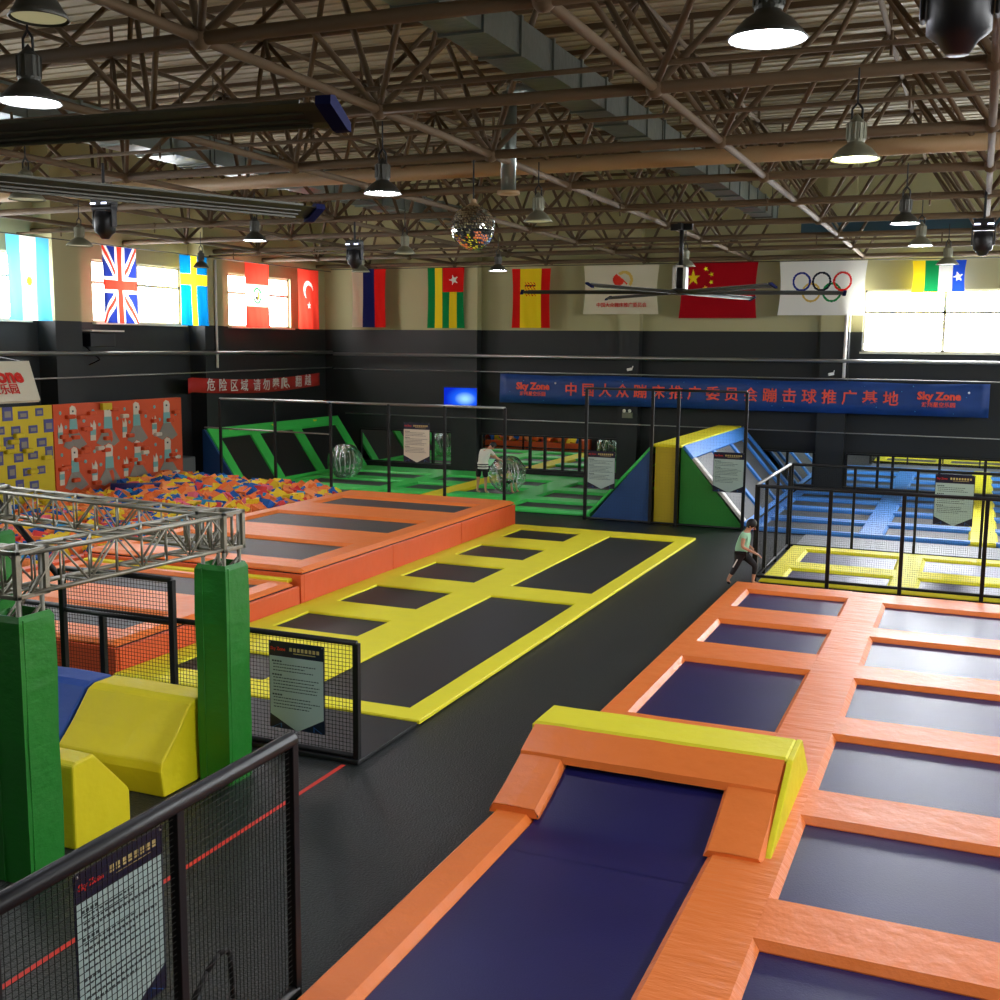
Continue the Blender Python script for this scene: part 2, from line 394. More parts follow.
def duct(x, y0, y1, z, w, h, label):
    t = thing('air_duct', (x, (y0+y1)/2, z), label, 'duct')
    y = y0
    while y < y1-.01:
        e = min(y+1.2, y1); MB().box(x-w/2, x+w/2, y+.01, e-.01, z, z+h).build('duct_section', 'galv', t)
        MB().box(x-w/2-.03, x+w/2+.03, e-.03, e+.03, z-.03, z+h+.03).build('duct_flange', 'galv', t); y = e
    for yy in (y0+1, (y0+y1)/2, y1-1): 
        h_ = MB(); h_.tube((x-w/2-.02,yy,z),(x-w/2-.02,yy,9.9),.01,5); h_.tube((x+w/2+.02,yy,z),(x+w/2+.02,yy,9.9),.01,5); h_.box(x-w/2-.04,x+w/2+.04,yy-.02,yy+.02,z-.05,z-.03); h_.build('hanger', 'lamp_metal', t)
    return t
d = duct(-5.95, 8, 34, 8.3, .55, .45, 'galvanised air duct running away through the middle of the roof frame')
MB().tube((-6.9,16.6,8.45),(-6.9,16.6,6.95),.12,16).build('down_pipe', 'galv', d, smooth=True)
MB().tube((-6.9,16.6,8.45),(-6.0,16.6,8.45),.12,16).build('branch', 'galv', d, smooth=True)
MB().tube((-6.9,16.6,6.97),(-6.9,16.6,6.92),.18,16).build('outlet_collar', 'pipe_tan', d, smooth=True)
duct(-15.0, 5, 34, 8.2, .8, .5, 'wide galvanised air duct in the roof above the foam pit')
t = thing('air_duct', (1, 33, 7.0), 'blue-green box duct across the roof at the back right', 'duct')
MB().box(-4.8, 4, 32.8, 33.3, 7.75, 8.15).build('duct_section', 'dark_teal', t); MB().box(-4.8, 4, 32.75, 33.35, 8.15, 8.2).build('duct_flange', 'galv', t)

# ------------------------------------------------------------------ lamps
def bay_lamp(x, y, z, label, lens, r=.24, housing='lamp_metal'):
    t = thing('bay_lamp', (x,y,z), label, 'lamp', 'bay lamps hanging under the roof frame')
    MB().lathe([(r,0),(r+.008,.004),(r*.88,.05),(r*.66,.11),(r*.36,.16),(r*.34,.20),(0,.20)], (x,y,z), 28).build('reflector', housing, t, smooth=True)
    MB().lathe([(0,.012),(r*.9,.012),(r*.92,.016)], (x,y,z), 28).build('lens', lens, t)
    b = MB().lathe([(r*.34,.16),(r*.38,.19),(r*.38,.36),(r*.25,.39),(0,.46)], (x,y,z), 20)
    for i in range(12):
        a = 2*PI*i/12; b.tube((x+r*.39*math.cos(a),y+r*.39*math.sin(a),z+.2),(x+r*.39*math.cos(a),y+r*.39*math.sin(a),z+.36),.009,4)
    b.build('driver_housing', housing, t, smooth=False)
    h = MB(); h.path([(x-.05,y,z+.39),(x-.05,y,z+.50),(x,y,z+.56),(x+.05,y,z+.50),(x+.05,y,z+.39)], .012, 6); h.tube((x,y,z+.55),(x,y,7.4),.01,6)
    h.build('hook', 'black_paint', t)
    return t
for x,y,z,l,r,hs,lab in [
  (-7.19,7.22,6.5,'lens_on',.24,'lamp_metal','lit bay lamp at the far left above the near fan blade'),
  (-5.3,5.42,6.5,'lens_off',.17,'lamp_metal','unlit bay lamp cut by the top left edge of the view'),
  (-1.34,7.4,6.5,'lens_on',.24,'lamp_metal','big brightly lit bay lamp at the top, left of the black moving-head light'),
  (-1.29,12.27,6.5,'lens_warm',.24,'lamp_grey','yellowish bay lamp below the roof pipe, second on the right'),
  (-1.18,18.67,6.5,'lens_on',.22,'lamp_metal','lit bay lamp at right in front of the teal duct'),
  (-1.14,22.68,6.5,'lens_on',.22,'lamp_grey','lit bay lamp at right just above the striped flag, second from the back'),
  (-7.16,13.04,6.5,'lens_on',.24,'lamp_metal','lit bay lamp left of the mirror ball'),
  (-12.72,18.18,6.5,'lens_on',.22,'lamp_metal','small lit bay lamp above the red and white flag'),
  (-11.61,27.29,6.5,'lens_on',.24,'lamp_metal','small lit bay lamp left of the red and yellow flag'),
  (-12.12,12.03,6.5,'lens_off',.24,'lamp_grey','unlit bay lamp at the left under the long fan blades'),
  (-16.88,18.09,6.5,'lens_off',.26,'lamp_grey','unlit bay lamp between the pale blue flag and the crossed flag'),
  (-6.44,16.71,6.5,'lens_off',.22,'lamp_grey','unlit bay lamp right of the mirror ball'),
  (-11.39,21.71,6.5,'lens_off',.22,'lamp_grey','unlit bay lamp near the middle above the striped green flag'),
  (-15.37,26.77,6.5,'lens_off',.24,'lamp_grey','unlit bay lamp above the white, blue and red flag'),
  (-6.6,26.9,6.5,'lens_off',.24,'lamp_grey','unlit bay lamp behind the far fan, before the red flag with stars'),
  (-.8,27.8,6.5,'lens_off',.24,'lamp_grey','unlit bay lamp overlapping the green, white and blue flag'),
  (-18.6,24.2,6.5,'lens_off',.2,'lamp_metal','unlit bay lamp in front of the blue and yellow flag')]:
    bay_lamp(x,y,z,lab,l,r,hs)
def moving_head(x,y,z,label,s=1):
    t = thing('moving_head_light', (x,y,z), label, 'stage light', 'moving-head stage lights under the roof')
    b = MB().box(x-.17*s,x+.17*s,y-.13*s,y+.13*s,z+.30*s,z+.44*s); b.build('base', 'speaker_black', t, bevel=.02)
    b = MB().box(x-.2*s,x-.172*s,y-.06*s,y+.06*s,z-.02*s,z+.34*s); b.box(x+.172*s,x+.2*s,y-.06*s,y+.06*s,z-.02*s,z+.34*s); b.box(x-.2*s,x+.2*s,y-.08*s,y+.08*s,z+.24*s,z+.3*s); b.build('yoke', 'speaker_black', t, bevel=.012)
    MB().lathe([(0,-.2*s),(.06*s,-.2*s),(.11*s,-.13*s),(.165*s,-.09*s),(.17*s,.1*s),(.15*s,.22*s),(0,.24*s)],(x,y,z),14).build('lamp_head', 'speaker_black', t, smooth=True)
    b = MB().box(x-.16*s,x-.06*s,y-.135*s,y-.13*s,z+.33*s,z+.355*s); b.box(x+.06*s,x+.16*s,y-.135*s,y-.13*s,z+.33*s,z+.355*s); b.build('status_light', 'head_led', t)
    MB().tube((x,y,z+.44*s),(x,y,7.4),.025,8).build('clamp', 'black_paint', t)
moving_head(-.21,6.73,6.36,'large black moving-head light cut by the top right edge of the view')
moving_head(-.07,22.16,6.46,'moving-head light at the right edge above the bright window')
moving_head(-13.42,23.1,6.52,'moving-head light above the white, blue and red flag')
moving_head(-13.0,14.5,6.42,'moving-head light at left between the two pale blue and crossed flags')
# mirror ball
t = thing('mirror_ball', (-7.15,15.84,6.02), 'mirrored disco ball hanging from the roof frame', 'disco ball')
b = MB(); rr = .335; c0 = (-7.15,15.84,6.35); rows = 26
for j in range(rows):
    t0 = PI*j/rows+.012; t1 = PI*(j+1)/rows-.012; cnt = max(4, int(2*PI*math.sin((t0+t1)/2)*rr/(PI*rr/rows)))
    for i in range(cnt):
        a0 = 2*PI*i/cnt+.01; a1 = 2*PI*(i+1)/cnt-.01
        jit = Vector((R.uniform(-1,1),R.uniform(-1,1),R.uniform(-1,1)))*.002
        q = [Vector((math.sin(tt)*math.cos(aa),math.sin(tt)*math.sin(aa),math.cos(tt)))*(rr+R.uniform(-.0025,.0025))+Vector(c0) for tt,aa in ((t0,a0),(t1,a0),(t1,a1),(t0,a1))]
        b.add(q, [(0,1,2,3)])
b.build('mirror_tiles', 'disco', t)
MB().sphere(c0, .325, 24, 16).build('core', 'lamp_metal', t, smooth=True)
MB().lathe([(.0,.42),(.04,.42),(.05,.36),(.12,.31),(.12,.30)], c0, 14).build('motor_cap', 'pipe_tan', t)
MB().tube((c0[0],c0[1],6.75),(c0[0],c0[1],7.4),.012,6).build('hanging_rod', 'black_paint', t)

# ceiling fans with six long blades
def big_fan(x,y,z,ph,label):
    t = thing('ceiling_fan', (x,y,z), label, 'fan', 'giant six-bladed ceiling fans')
    MB().lathe([(0,-.06),(.2,-.05),(.26,0),(.26,.05),(.12,.09),(0,.09)],(x,y,z),20).build('hub', 'lamp_metal', t, smooth=True)
    b = MB().box(x-.15,x-.09,y-.13,y+.13,z+.08,z+.6); b.box(x+.09,x+.15,y-.13,y+.13,z+.08,z+.6); b.box(x-.15,x+.15,y-.13,y+.13,z+.56,z+.6); b.build('motor_frame', 'hub_white', t)
    MB().tube((x,y,z+.1),(x,y,z+.55),.085,14).build('motor', 'black_paint', t, smooth=True)
    MB().tube((x,y,z+.58),(x,y,7.35),.05,10).build('drop_pole', 'black_paint', t, smooth=True)
    b = MB().box(x-.25,x+.25,y-.04,y+.04,7.2,7.34); b.box(x-.04,x+.04,y-.25,y+.25,7.2,7.34); b.build('bracket', 'black_paint', t)
    for k in range(6):
        a = math.radians(ph+60*k); u = Vector((math.cos(a),math.sin(a),0)); w = Vector((-math.sin(a),math.cos(a),0))
        prof = [(-.085,.030),(-.05,.038),(.01,.026),(.06,-.004),(.088,-.036),(.04,-.024),(-.03,.010)]
        f = lambda r_: (lambda p,q: tuple(Vector((x,y,z))+u*r_+w*p+Vector((0,0,q))))
        b = MB().prism(prof, f(.22), f(3.58))
        for q, e in ((-.055,.030),(-.02,.0),(.02,-.022),(.055,-.04)):
            b.prism([(q-.004,e),(q+.004,e-.002),(q+.004,e+.02),(q-.004,e+.02)], f(.3), f(3.48))
        bl = b.build('blade', 'fan_blade', t)
        MB().prism([(-.09,.02),(-.088,.055),(-.05,.06),(.085,-.02),(.092,-.06),(.06,-.056)], f(3.57), f(3.64)).build('winglet', 'tip_blue', bl)
        put(bl, t)
big_fan(-6.09,3.91,5.53,3.4,'giant ceiling fan at top left with two blades reaching into view')
big_fan(-6.34,25.44,5.82,14,'giant six-bladed ceiling fan hanging before the red flag with stars')

# ------------------------------------------------------------------ flags
def cloth(name, label, cat, w, h, nx, ny, fn, mats, origin, side, wave=.03, sag=0, group=None, extra=None):
    """fn(u,v) -> material index, u across 0..1, v up 0..1; painted by faces of one cloth mesh"""
    vs = []
    for j in range(ny+1):
        for i in range(nx+1):
            u = i/nx; v = j/ny
            d = wave*(.35+.65*(1-v))*(math.sin(u*11+v*2.5+origin[0])+.5*math.sin(u*23+v*5))*.6
            nar = 1-.05*math.sin((1-v)*PI)*abs(2*u-1)
            uu = .5+(u-.5)*nar
            p = (uu*w, d, v*h - (sag*math.sin(u*PI)*.3))
            vs.append((origin[0]+p[0], origin[1]-p[1], origin[2]+p[2]) if side == 'B' else (origin[0]+p[1], origin[1]+p[0], origin[2]+p[2]))
    fs = []; mi = []
    for j in range(ny):
        for i in range(nx):
            fs.append((j*(nx+1)+i, j*(nx+1)+i+1, (j+1)*(nx+1)+i+1, (j+1)*(nx+1)+i)); mi.append(fn((i+.5)/nx, (j+.5)/ny))
    b = MB(); b.v = vs; b.f = fs; b.mi = mi
    if side == 'L': mats = [m_+'_sheer' for m_ in mats]
    o = b.build(name, mats, smooth=True)
    return tag(o, label, cat, group)
def star(u, v, cu, cv, r, rot=0, asp=1):
    x = (u-cu)*asp; y = v-cv; d = math.hypot(x,y)
    if d > r: return False
    a = (math.atan2(x,y)+rot) % (2*PI/5); a = min(a, 2*PI/5-a)
    k = math.sin(PI/5)*.382; # edge between tip and inner vertex
    tip = (0,1); inn = (math.sin(PI/5)*.382, math.cos(PI/5)*.382)
    px, py = math.sin(a)*d/r, math.cos(a)*d/r
    return (inn[0]-tip[0])*(py-tip[1])-(inn[1]-tip[1])*(px-tip[0]) > 0 if False else ((px-tip[0])*(inn[1]-tip[1])-(py-tip[1])*(inn[0]-tip[0])) >= 0
def argentina(u,v):
    if .3 < u < .68: return 2 if math.hypot((u-.5)*.68, v-.47) < .05 else 1
    return 0
def uk(u,v):
    x = (u-.5)*1.35; y = (v-.5)*2.05
    if abs(x) < .11 or abs(y) < .13: return 2
    if abs(x) < .2 or abs(y) < .22: return 1
    hx, hy = .675, 1.025
    d = abs(abs(x)*hy-abs(y)*hx)/math.hypot(hx,hy)
    if d < .045: return 2
    return 1 if d < .12 else 0
def sweden(u,v): return 1 if (.38 < u < .62 or .58 < v < .74) else 0
def peru(u,v):
    if .33 < v < .67:
        r = math.hypot((u-.5)*1.35,(v-.5)*2.1)
        if .2 < r < .27 and abs(v-.5) > .035: return 2
        if r < .15: return 3 if u > .52 else (4 if v < .49 else 1)
        return 1
    return 0
def turkey(u,v):
    x = (u-.48)*1.4; y = (v-.66)*2.15
    if math.hypot(x,y) < .33 and math.hypot(x-.06,y+.1) > .27: return 1
    return 1 if star(u*1.4, v*2.15, .53*1.4, .40*2.15, .15) else 0
def tri(u,v): return 0 if u < .34 else 1 if u < .67 else 2
def togo(u,v):
    if u > .42 and v > .6: return 3 if star(u*1.45, v*2.1, .71*1.45, .8*2.1, .2, .3) else 2
    return 0 if int(u*5) % 2 == 0 else 1
def spain(u,v):
    if .22 < u < .76:
        x = (u-.48)*1.4; y = (v-.66)*2
        if abs(x) < .2 and abs(y) < .24 and (int(u*40)+int(v*34)) % 3 == 0: return 0
        if .08 < abs(y) < .12 and abs(x) < .2: return 2
        return 1
    return 0
def china(u,v):
    if star(u*2.55, v*1.8, .17*2.55, .72*1.8, .27): return 1
    for cu, cv in ((.335,.88),(.41,.78),(.41,.64),(.335,.54)):
        if star(u*2.55, v*1.8, cu*2.55, cv*1.8, .09, .3): return 1
    return 0
def olympic(u,v):
    x = u*2.7; y = v*1.68
    for i, (cx, cy) in enumerate(((.7,1.03),(1.33,1.03),(1.98,1.03),(1.02,.70),(1.66,.70))):
        if .235 < math.hypot(x-cx,y-cy) < .3: return (1,2,3,4,5)[i]
    return 0
def assoc(u,v):
    x = u*2.6; y = v*1.6
    if math.hypot(x-1.22,y-1.13) < .2 and (x-1.22)*.6+(y-1.13)*.75 < .1: return 1
    d = math.hypot(x-1.42,y-1.12)
    if .2 < d < .3 and x+y > 2.55: return 2
    if x > 1.35 and d < .18 and abs((x-1.35)+(y-1.15)) < .03: return 1
    return 0
def last(u,v):
    if v < .05: return 0
    if u > .75: return 4 if star(u*1.5, v*.95, .875*1.5, .48*.95, .17, .2) else 3
    return 0 if u < .25 else 1 if u < .5 else 2
G = 'flags hung along the top of the walls'
FZ = 5.1; FH = 2.08
cloth('flag','sky blue and white striped flag with yellow sun on the left wall','flag',1.4,FH,40,50,argentina,['f_sky','f_white','f_yellow'],(-22.1,21.2,FZ),'L',.05,group=G)
cloth('flag','red, white and blue crossed flag on the left wall','flag',1.35,FH,90,130,uk,['f_blue','f_white','f_redorange'],(-22.1,24.5,FZ),'L',.05,group=G)
cloth('flag','blue flag with a yellow cross on the left wall','flag',1.3,FH,50,50,sweden,['f_sw','f_yellow'],(-22.1,27.75,FZ),'L',.05,group=G)
cloth('flag','red flag with white middle band and round green emblem, left wall','flag',1.35,FH,50,70,peru,['f_redorange','f_cream','f_green','f_yellow','f_black'],(-22.1,31.0,FZ),'L',.04,group=G)
cloth('flag','red flag with white crescent and star near the room corner','flag',1.35,FH,70,100,turkey,['f_redorange','f_white'],(-22.1,34.1,FZ),'L',.04,group=G)
BY = 36.5
cloth('flag','white, blue and red flag, first on the back wall','flag',1.42,2.1,45,30,tri,['f_cream','f_navy','f_red'],(-21.35,BY,5.2),'B',.05,group=G)
cloth('flag','green and yellow striped flag with white star on a red corner','flag',1.45,2.1,70,100,togo,['f_green','f_yellow','f_red','f_white'],(-18.25,BY,5.18),'B',.04,group=G)
cloth('flag','red and yellow striped flag with crest on the back wall','flag',1.42,2.0,60,80,spain,['f_red','f_yellow','f_black'],(-15.0,BY,5.2),'B',.04,group=G)
fl = cloth('flag','white banner flag with orange round logo and red characters behind the fan','flag',2.6,1.6,110,70,assoc,['f_cream','f_redorange','f_gold'],(-12.4,BY,5.66),'B',.03,group=G)
cloth('flag','large red flag with yellow stars on the back wall','flag',2.52,1.78,120,84,china,['f_cnred','f_yellow'],(-9.12,BY,5.53),'B',.03,group=G)
cloth('flag','white flag with five coloured interlocking rings','flag',2.65,1.68,140,90,olympic,['f_white','f_blue','f_black','f_red','f_gold','f_green'],(-5.95,BY,5.62),'B',.02,group=G)
cloth('flag','yellow, green, white and blue striped flag with a star by the bright window','flag',1.5,.95,50,30,last,['f_yellow','f_green','f_white','f_royal','f_white'],(-2.02,BY,6.28),'B',.02,group=G)
text_mesh('中国大众蹦床推广委员会', .158, 'lettering', 'red_paint', fl, frame_back(-11.05,BY-.06,5.95), .002)
for a, b_, lab in [((-22.1,18,7.2),(-22.1,36.3,7.2),'thin wire carrying the flags along the left wall'),((-22.1,36.3,7.28),(8,36.5,7.28),'thin wire carrying the flags along the back wall')]:
    tag(MB().tube(a,b_,.012,6).build('flag_wire','black_paint'), lab, 'wire', 'flag wires')

# ------------------------------------------------------------------ banners, boards, TV
t = thing('hanging_banner', (-7.5,36.7,2.6), 'long blue banner with red lettering across the back wall', 'banner')
b = MB(); n = 60; vs = []
for i in range(n+1):
    x = -15.4+15.75*i/n
    for z in (2.62,2.95,3.3,3.62-.04*math.sin(i/n*PI*4)**2): vs.append((x, 36.47-.02*math.sin(i*.9+z*3), z-.02*i/n))
b.add(vs, [(i*4+j,(i+1)*4+j,(i+1)*4+j+1,i*4+j+1) for i in range(n) for j in range(3)])
o = b.build('banner_cloth','banner_blue',t,smooth=True); o.modifiers.new('t','SOLIDIFY').thickness = .005
s1 = '中国大众蹦床推广委员会蹦击球推广基地'
n = len(s1); xs = [-12.75+ i*(10.33/(n-1)) for i in range(n)]
for i, chh in enumerate(s1): text_mesh(chh, .47, 'character', 'letter_red', t, frame_back(xs[i],36.42,3.10-.002*i), .007)
for cx in (-14.15,-1.05):
    text_mesh('Sky Zone', .32, 'lettering', 'letter_red', t, frame_back(cx,36.42,3.2), .014)
    text_mesh('潍州星空乐园', .16, 'lettering', 'letter_red', t, frame_back(cx,36.42,2.94), .003)
    MB().sphere((cx+.83,36.42,3.33),.035,8,6).build('white_dot','letter_white',t)
for i in range(40):
    x = R.uniform(-15.2,.2); z = R.uniform(2.68,3.5); MB().sphere((x,36.44,z),R.uniform(.006,.018),6,4).build('printed_star','f_sky',t)
t = thing('hanging_banner', (-22.5,32.6,3.1), 'red banner with white characters on the black left wall', 'banner')
b = MB(); n = 40; vs = []
for i in range(n+1):
    y = 27.98+7.45*i/n; s_ = -.14*math.sin(i/n*PI)
    for z in (3.09,3.3,3.54): vs.append((-22.1+.02*math.sin(i*.7),y,z+s_-(.04 if i in (0,) else 0)))
b.add(vs,[(i*3+j,(i+1)*3+j,(i+1)*3+j+1,i*3+j+1) for i in range(n) for j in range(2)])
o = b.build('banner_cloth','banner_red',t,smooth=True); o.modifiers.new('t','SOLIDIFY').thickness = .005
s2 = '危险区域请勿攀爬、翻越'
ys = [29.5,30.1,30.7,31.25,31.95,32.5,33.05,33.55,33.95,34.45,35.05]
for chh, y in zip(s2, ys):
    f_ = (y-28.45)/7.45; text_mesh(chh,.42,'character','letter_white',t,frame_left(-22.05,y-.47,3.32-.14*math.sin(f_*PI)),.002)
# tilted white board at far left
t = thing('sign_board', (-21,19.2,3.1), 'cream board with red lettering leaning out from the left wall', 'sign')
T0 = Vector((-21.1,20.77,4.11)); B0 = Vector((-20.7,20.68,3.19)); tl = T0+Vector((0,-4,-.0)); bl = B0+Vector((0,-4,0)); nn = Vector((-.05,0,-.05))
MB().add([B0,T0,tl,bl,B0+nn,T0+nn,tl+nn,bl+nn],[(0,1,2,3),(7,6,5,4),(0,4,5,1),(1,5,6,2),(2,6,7,3),(3,7,4,0)]).build('panel','board_cream',t)
ang = math.atan2(.4,.92)
pl = lambda y,k: Matrix.Translation(B0+(T0-B0)*k+Vector((.02,y-B0.y,.02))) @ Matrix.Rotation(PI/2,4,'Z') @ Matrix.Rotation(PI/2-ang*1.0,4,'X')
text_mesh('Sky Zone', .5, 'lettering', 'red_paint', t, pl(19.35,.6), .02)
text_mesh('星空乐园', .28, 'lettering', 'red_paint', t, pl(19.55,.27), .004)
for y in (20.5,17.2): MB().tube((-21.1,y,4.1),(-22.2,y,4.25),.015,6).build('hanger','black_paint',t)
# television
t = thing('television', (-17.07,36.5,2.44), 'flat television with a glowing blue screen on the back wall', 'television')
MB().box(-17.56,-16.22,36.4,36.46,2.4,3.12).build('casing','speaker_black',t,bevel=.01)
scr = MB().box(-.64,.64,-.004,.004,-.33,.33).build('screen','tv'); scr.location = (-16.89,36.39,2.76); scr.parent = t; scr.matrix_parent_inverse = Matrix.Translation(-Vector(t.location))
MB().box(-17.2,-16.9,36.46,36.6,2.65,2.85).build('wall_bracket','black_paint',t)
# small wall things
t = thing('emergency_light', (-10.75,36.6,2.25), 'small twin-headed emergency light on the black wall below the banner', 'light')
MB().box(-10.95,-10.6,36.5,36.6,2.22,2.4).build('battery_box','lamp_grey',t)
b = MB().sphere((-10.87,36.48,2.46),.06,10,6); b.sphere((-10.68,36.48,2.46),.06,10,6); b.build('lamp_heads','board_cream',t)
for (x,y,z,lab,cat_) in [(-10.7,36.5,3.83,'small white camera on the black column above the blue banner','camera'),(-4.2,36.45,3.8,'small white camera on the right column above the blue banner','camera')]:
    t = thing('security_camera',(x,y,z),lab,cat_,'white security cameras on the columns')
    MB().tube((x-.08,y-.1,z),(x+.06,y-.02,z+.03),.045,10).build('camera_body','letter_white',t); MB().tube((x+.06,y-.02,z+.03),(x+.06,y+.1,z+.12),.015,6).build('bracket','letter_white',t)
t = thing('wall_speaker', (-22.0,24.2,4.5), 'black speaker with a white shelf on the left wall between windows', 'speaker')
MB().box(-22.8,-22.1,23.95,24.9,4.45,4.82).build('cabinet','speaker_black',t,bevel=.02); MB().box(-22.8,-21.95,23.85,25.1,4.86,4.9).build('shelf','letter_white',t)
MB().path([(-22.78,24.4,4.5),(-22.3,24.5,4.1),(-22.78,24.6,3.95)],.02,6).build('bracket','black_paint',t)
for a, b_, r, lab, m_ in [((-22.15,FY+.1,4.27),(-22.15,36.4,4.27),.06,'grey pipe running along the left wall below the windows','steel'),
                     ((-22.1,36.42,4.22),(8.9,36.42,4.22),.055,'grey pipe running along the back wall below the flags','steel'),
                     ((-22.1,20.5,3.62),(-22.1,36.3,3.72),.02,'thin cable along the left wall above the red banner','steel'),
                     ((-22.1,36.4,3.68),(8.9,36.4,3.66),.02,'thin cable along the back wall above the blue banner','steel'),
                     ((-21.6,36.4,2.04),(8.9,36.4,1.97),.018,'thin cable low on the back wall above the mirrors','steel'),
                     ((-3.85,36.56,3.7),(-3.85,36.56,5.7),.05,'white vertical pipe on the back wall left of the bright window','letter_white'),
                     ((-22.14,29.5,3.8),(-22.14,29.5,7.15),.04,'white vertical pipe on the left wall beside the blue and yellow flag','letter_white')]:
    o = MB().tube(a,b_,r,10).build('wall_pipe' if r > .03 else 'wall_cable', m_, smooth=True); tag(o, lab, 'pipe' if r > .03 else 'cable')
tag(MB().box(-22.78,-22.15,27.7,28.3,.0,1.1).build('grey_cabinet','silver_panel',bevel=.02),'small grey cabinet between the orange climbing wall and the blue side panel','cabinet')

# ------------------------------------------------------------------ climbing walls by the foam pit
t = thing('climbing_wall', (-22.2,20.6,.1), 'yellow climbing wall with purple pictures at the left edge', 'climbing wall', 'climbing walls along the foam pit')
MB().box(-22.18,-22.07,15.5,22.42,.0,2.95).build('panel','w_yellow',t)
for k in range(60):
    y = 17.0+(k%10)*.56+(.28 if (k//10)%2 else 0)+R.uniform(-.08,.08); z = 2.76-(k//10)*.36+R.uniform(-.04,.04)
    if y < 22.3:
        w_ = R.choice((.16,.18,.2)); h_ = R.choice((.2,.34,.22))
        MB().box(-22.07,-22.058,y-w_/2*1.6,y+w_/2*1.6,z-h_/2,z+h_/2).build('printed_picture','w_purple',t)
        MB().box(-22.058,-22.05,y-w_*.5,y+w_*.5,z-h_*.25,z+h_*.2).build('picture_detail','w_grey',t)
for k in range(26):
    y = 17+R.uniform(0,5.2); z = R.uniform(.6,2.75); MB().box(-22.07,-21.93,y-.14,y+.14,z-.06,z+.06).build('hold','w_yellow',t,bevel=.03)
t = thing('climbing_wall', (-22.2,25.6,.1), 'orange climbing wall printed with long-necked grey birds', 'climbing wall', 'climbing walls along the foam pit')
zig = [(22.44,-22.05),(23.3,-22.14),(24.5,-22.02),(25.6,-22.08),(27.5,-22.0)]
b = MB(); b.prism([(-22.19,22.44)]+[(-22.19,27.5)]+[(x,y) for y,x in reversed(zig)], lambda p,q:(p,q,.0), lambda p,q:(p,q,2.95)); b.build('panel','w_orange',t)
def zx(y):
    for (a,xa),(c_,xc) in zip(zig,zig[1:]):
        if a <= y <= c_: return xa+(xc-xa)*(y-a)/(c_-a)
    return -22.0
def flat(y0, z0, pts, m_, name, d=.012):
    MB().prism([(y0+p, z0+q) for p,q in pts], lambda y,z:(zx(y)+.001,y,z), lambda y,z:(zx(y)+d,y,z)).build(name, m_, t)
for r_, z0 in ((0,1.72),(1,.62)):
    for y0 in (23.2,24.4,25.6,26.85):
        flat(y0,z0,[(-.42,.12),(-.2,.02),(0,.1),(.2,.0),(.45,.12),(.16,.5),(-.14,.5)],'w_grey','printed_body')
        flat(y0,z0,[(-.15,.5),(.16,.5),(.14,.82),(-.13,.82)],'w_teal','printed_scarf',.015)
        flat(y0,z0,[(-.12,.82),(.12,.82),(.14,1.05),(.1,1.14),(-.02,1.18),(-.12,1.12)],'w_cream','printed_head',.014)
        flat(y0,z0,[(-.03,1.0),(.03,1.0),(.03,1.05),(-.03,1.05)],'w_dark','printed_eye',.02)
        flat(y0-.52,z0,[(-.1,.2),(.08,.2),(.1,.62),(.04,.75),(-.02,.6),(-.08,.7)],'w_cream','printed_glove')
        flat(y0-.52,z0,[(-.1,.35),(.09,.35),(.09,.5),(-.1,.5)],'w_teal','printed_cuff',.016)
        for dy, dz in ((-.5,1.0),(.38,.75),(-.3,.62)): flat(y0+dy,z0+dz,[(.05*math.cos(a),.055*math.sin(a)) for a in [i*PI/3 for i in range(6)]],'w_teal','printed_dot')
for k in range(46):
    y = R.uniform(22.6,27.35); z = R.uniform(.5,2.78); X = zx(y)
    MB().box(X-.02,X+.12,y-.13,y+.13,z-.055,z+.055).build('hold',R.choice(['w_orange','w_orange','w_orange','w_orange','w_orange','w_orange','w_cream']),t,bevel=.03)
MB().box(-22.0,-21.9,24.1,24.45,2.74,2.92).build('hold','w_yellow',t)

# ------------------------------------------------------------------ foam pit
t = thing('foam_pit', (-19.2,21,0), 'black padded surround of the foam cube pit', 'foam pit')
b = MB(); b.box(-15.85,-15.64,12.6,27.1,0,.5); b.box(-21.9,-15.85,12.4,12.6,0,.5); b.box(-21.9,-15.85,27.0,27.1,0,.35); b.build('pit_wall','orange_red',t)
MB().box(-21.9,-15.85,12.6,27.0,.0,.12).build('pit_floor','black_vinyl',t)
kinds = [('cube_orange','orange',22),('cube_yellow','yellow',26),('cube_blue','blue',22),('cube_peach','pale orange',16),('cube_red','red',5),('cube_pink','pink',3),('cube_cyan','light blue',5)]
def cube_mesh(m_):
    s = .135; b = MB(); pts = []
    c = .82
    for x in (-1,1):
        for y in (-1,1):
            for z in (-1,1): pts.append((x,y,z))
    b.box(-s,s,-s,s,-s,s)
    me_o = b.build('foam_cube', m_); md = me_o.modifiers.new('b','BEVEL'); md.width = .018; md.segments = 2
    dg = bpy.context.evaluated_depsgraph_get(); me = bpy.data.meshes.new_from_object(me_o.evaluated_get(dg)); bpy.data.objects.remove(me_o); return me
protos = {k[0]: cube_mesh(k[0]) for k in kinds}
def heap(x,y):
    return .36+.16*noise.noise((x*.55,y*.45,3.1))+.22*math.exp(-((y-25.6)**2)/6)*(1 if x < -17.5 else .5)-.25*max(0,(x+16.6))
cubes = []
for i in range(2300):
    x = R.uniform(-21.8,-16.0); y = R.uniform(12.8,26.9)
    cubes.append((y+abs(x)*.0, x, y, heap(x,y)+R.uniform(-.07,.09)))
cubes.sort(key=lambda c: (c[2]*.913-c[1]*.384))
vis = [c for c in cubes if (c[2] > 15.2-(c[1]+16)*-.55)]
near = []; rest_c = []
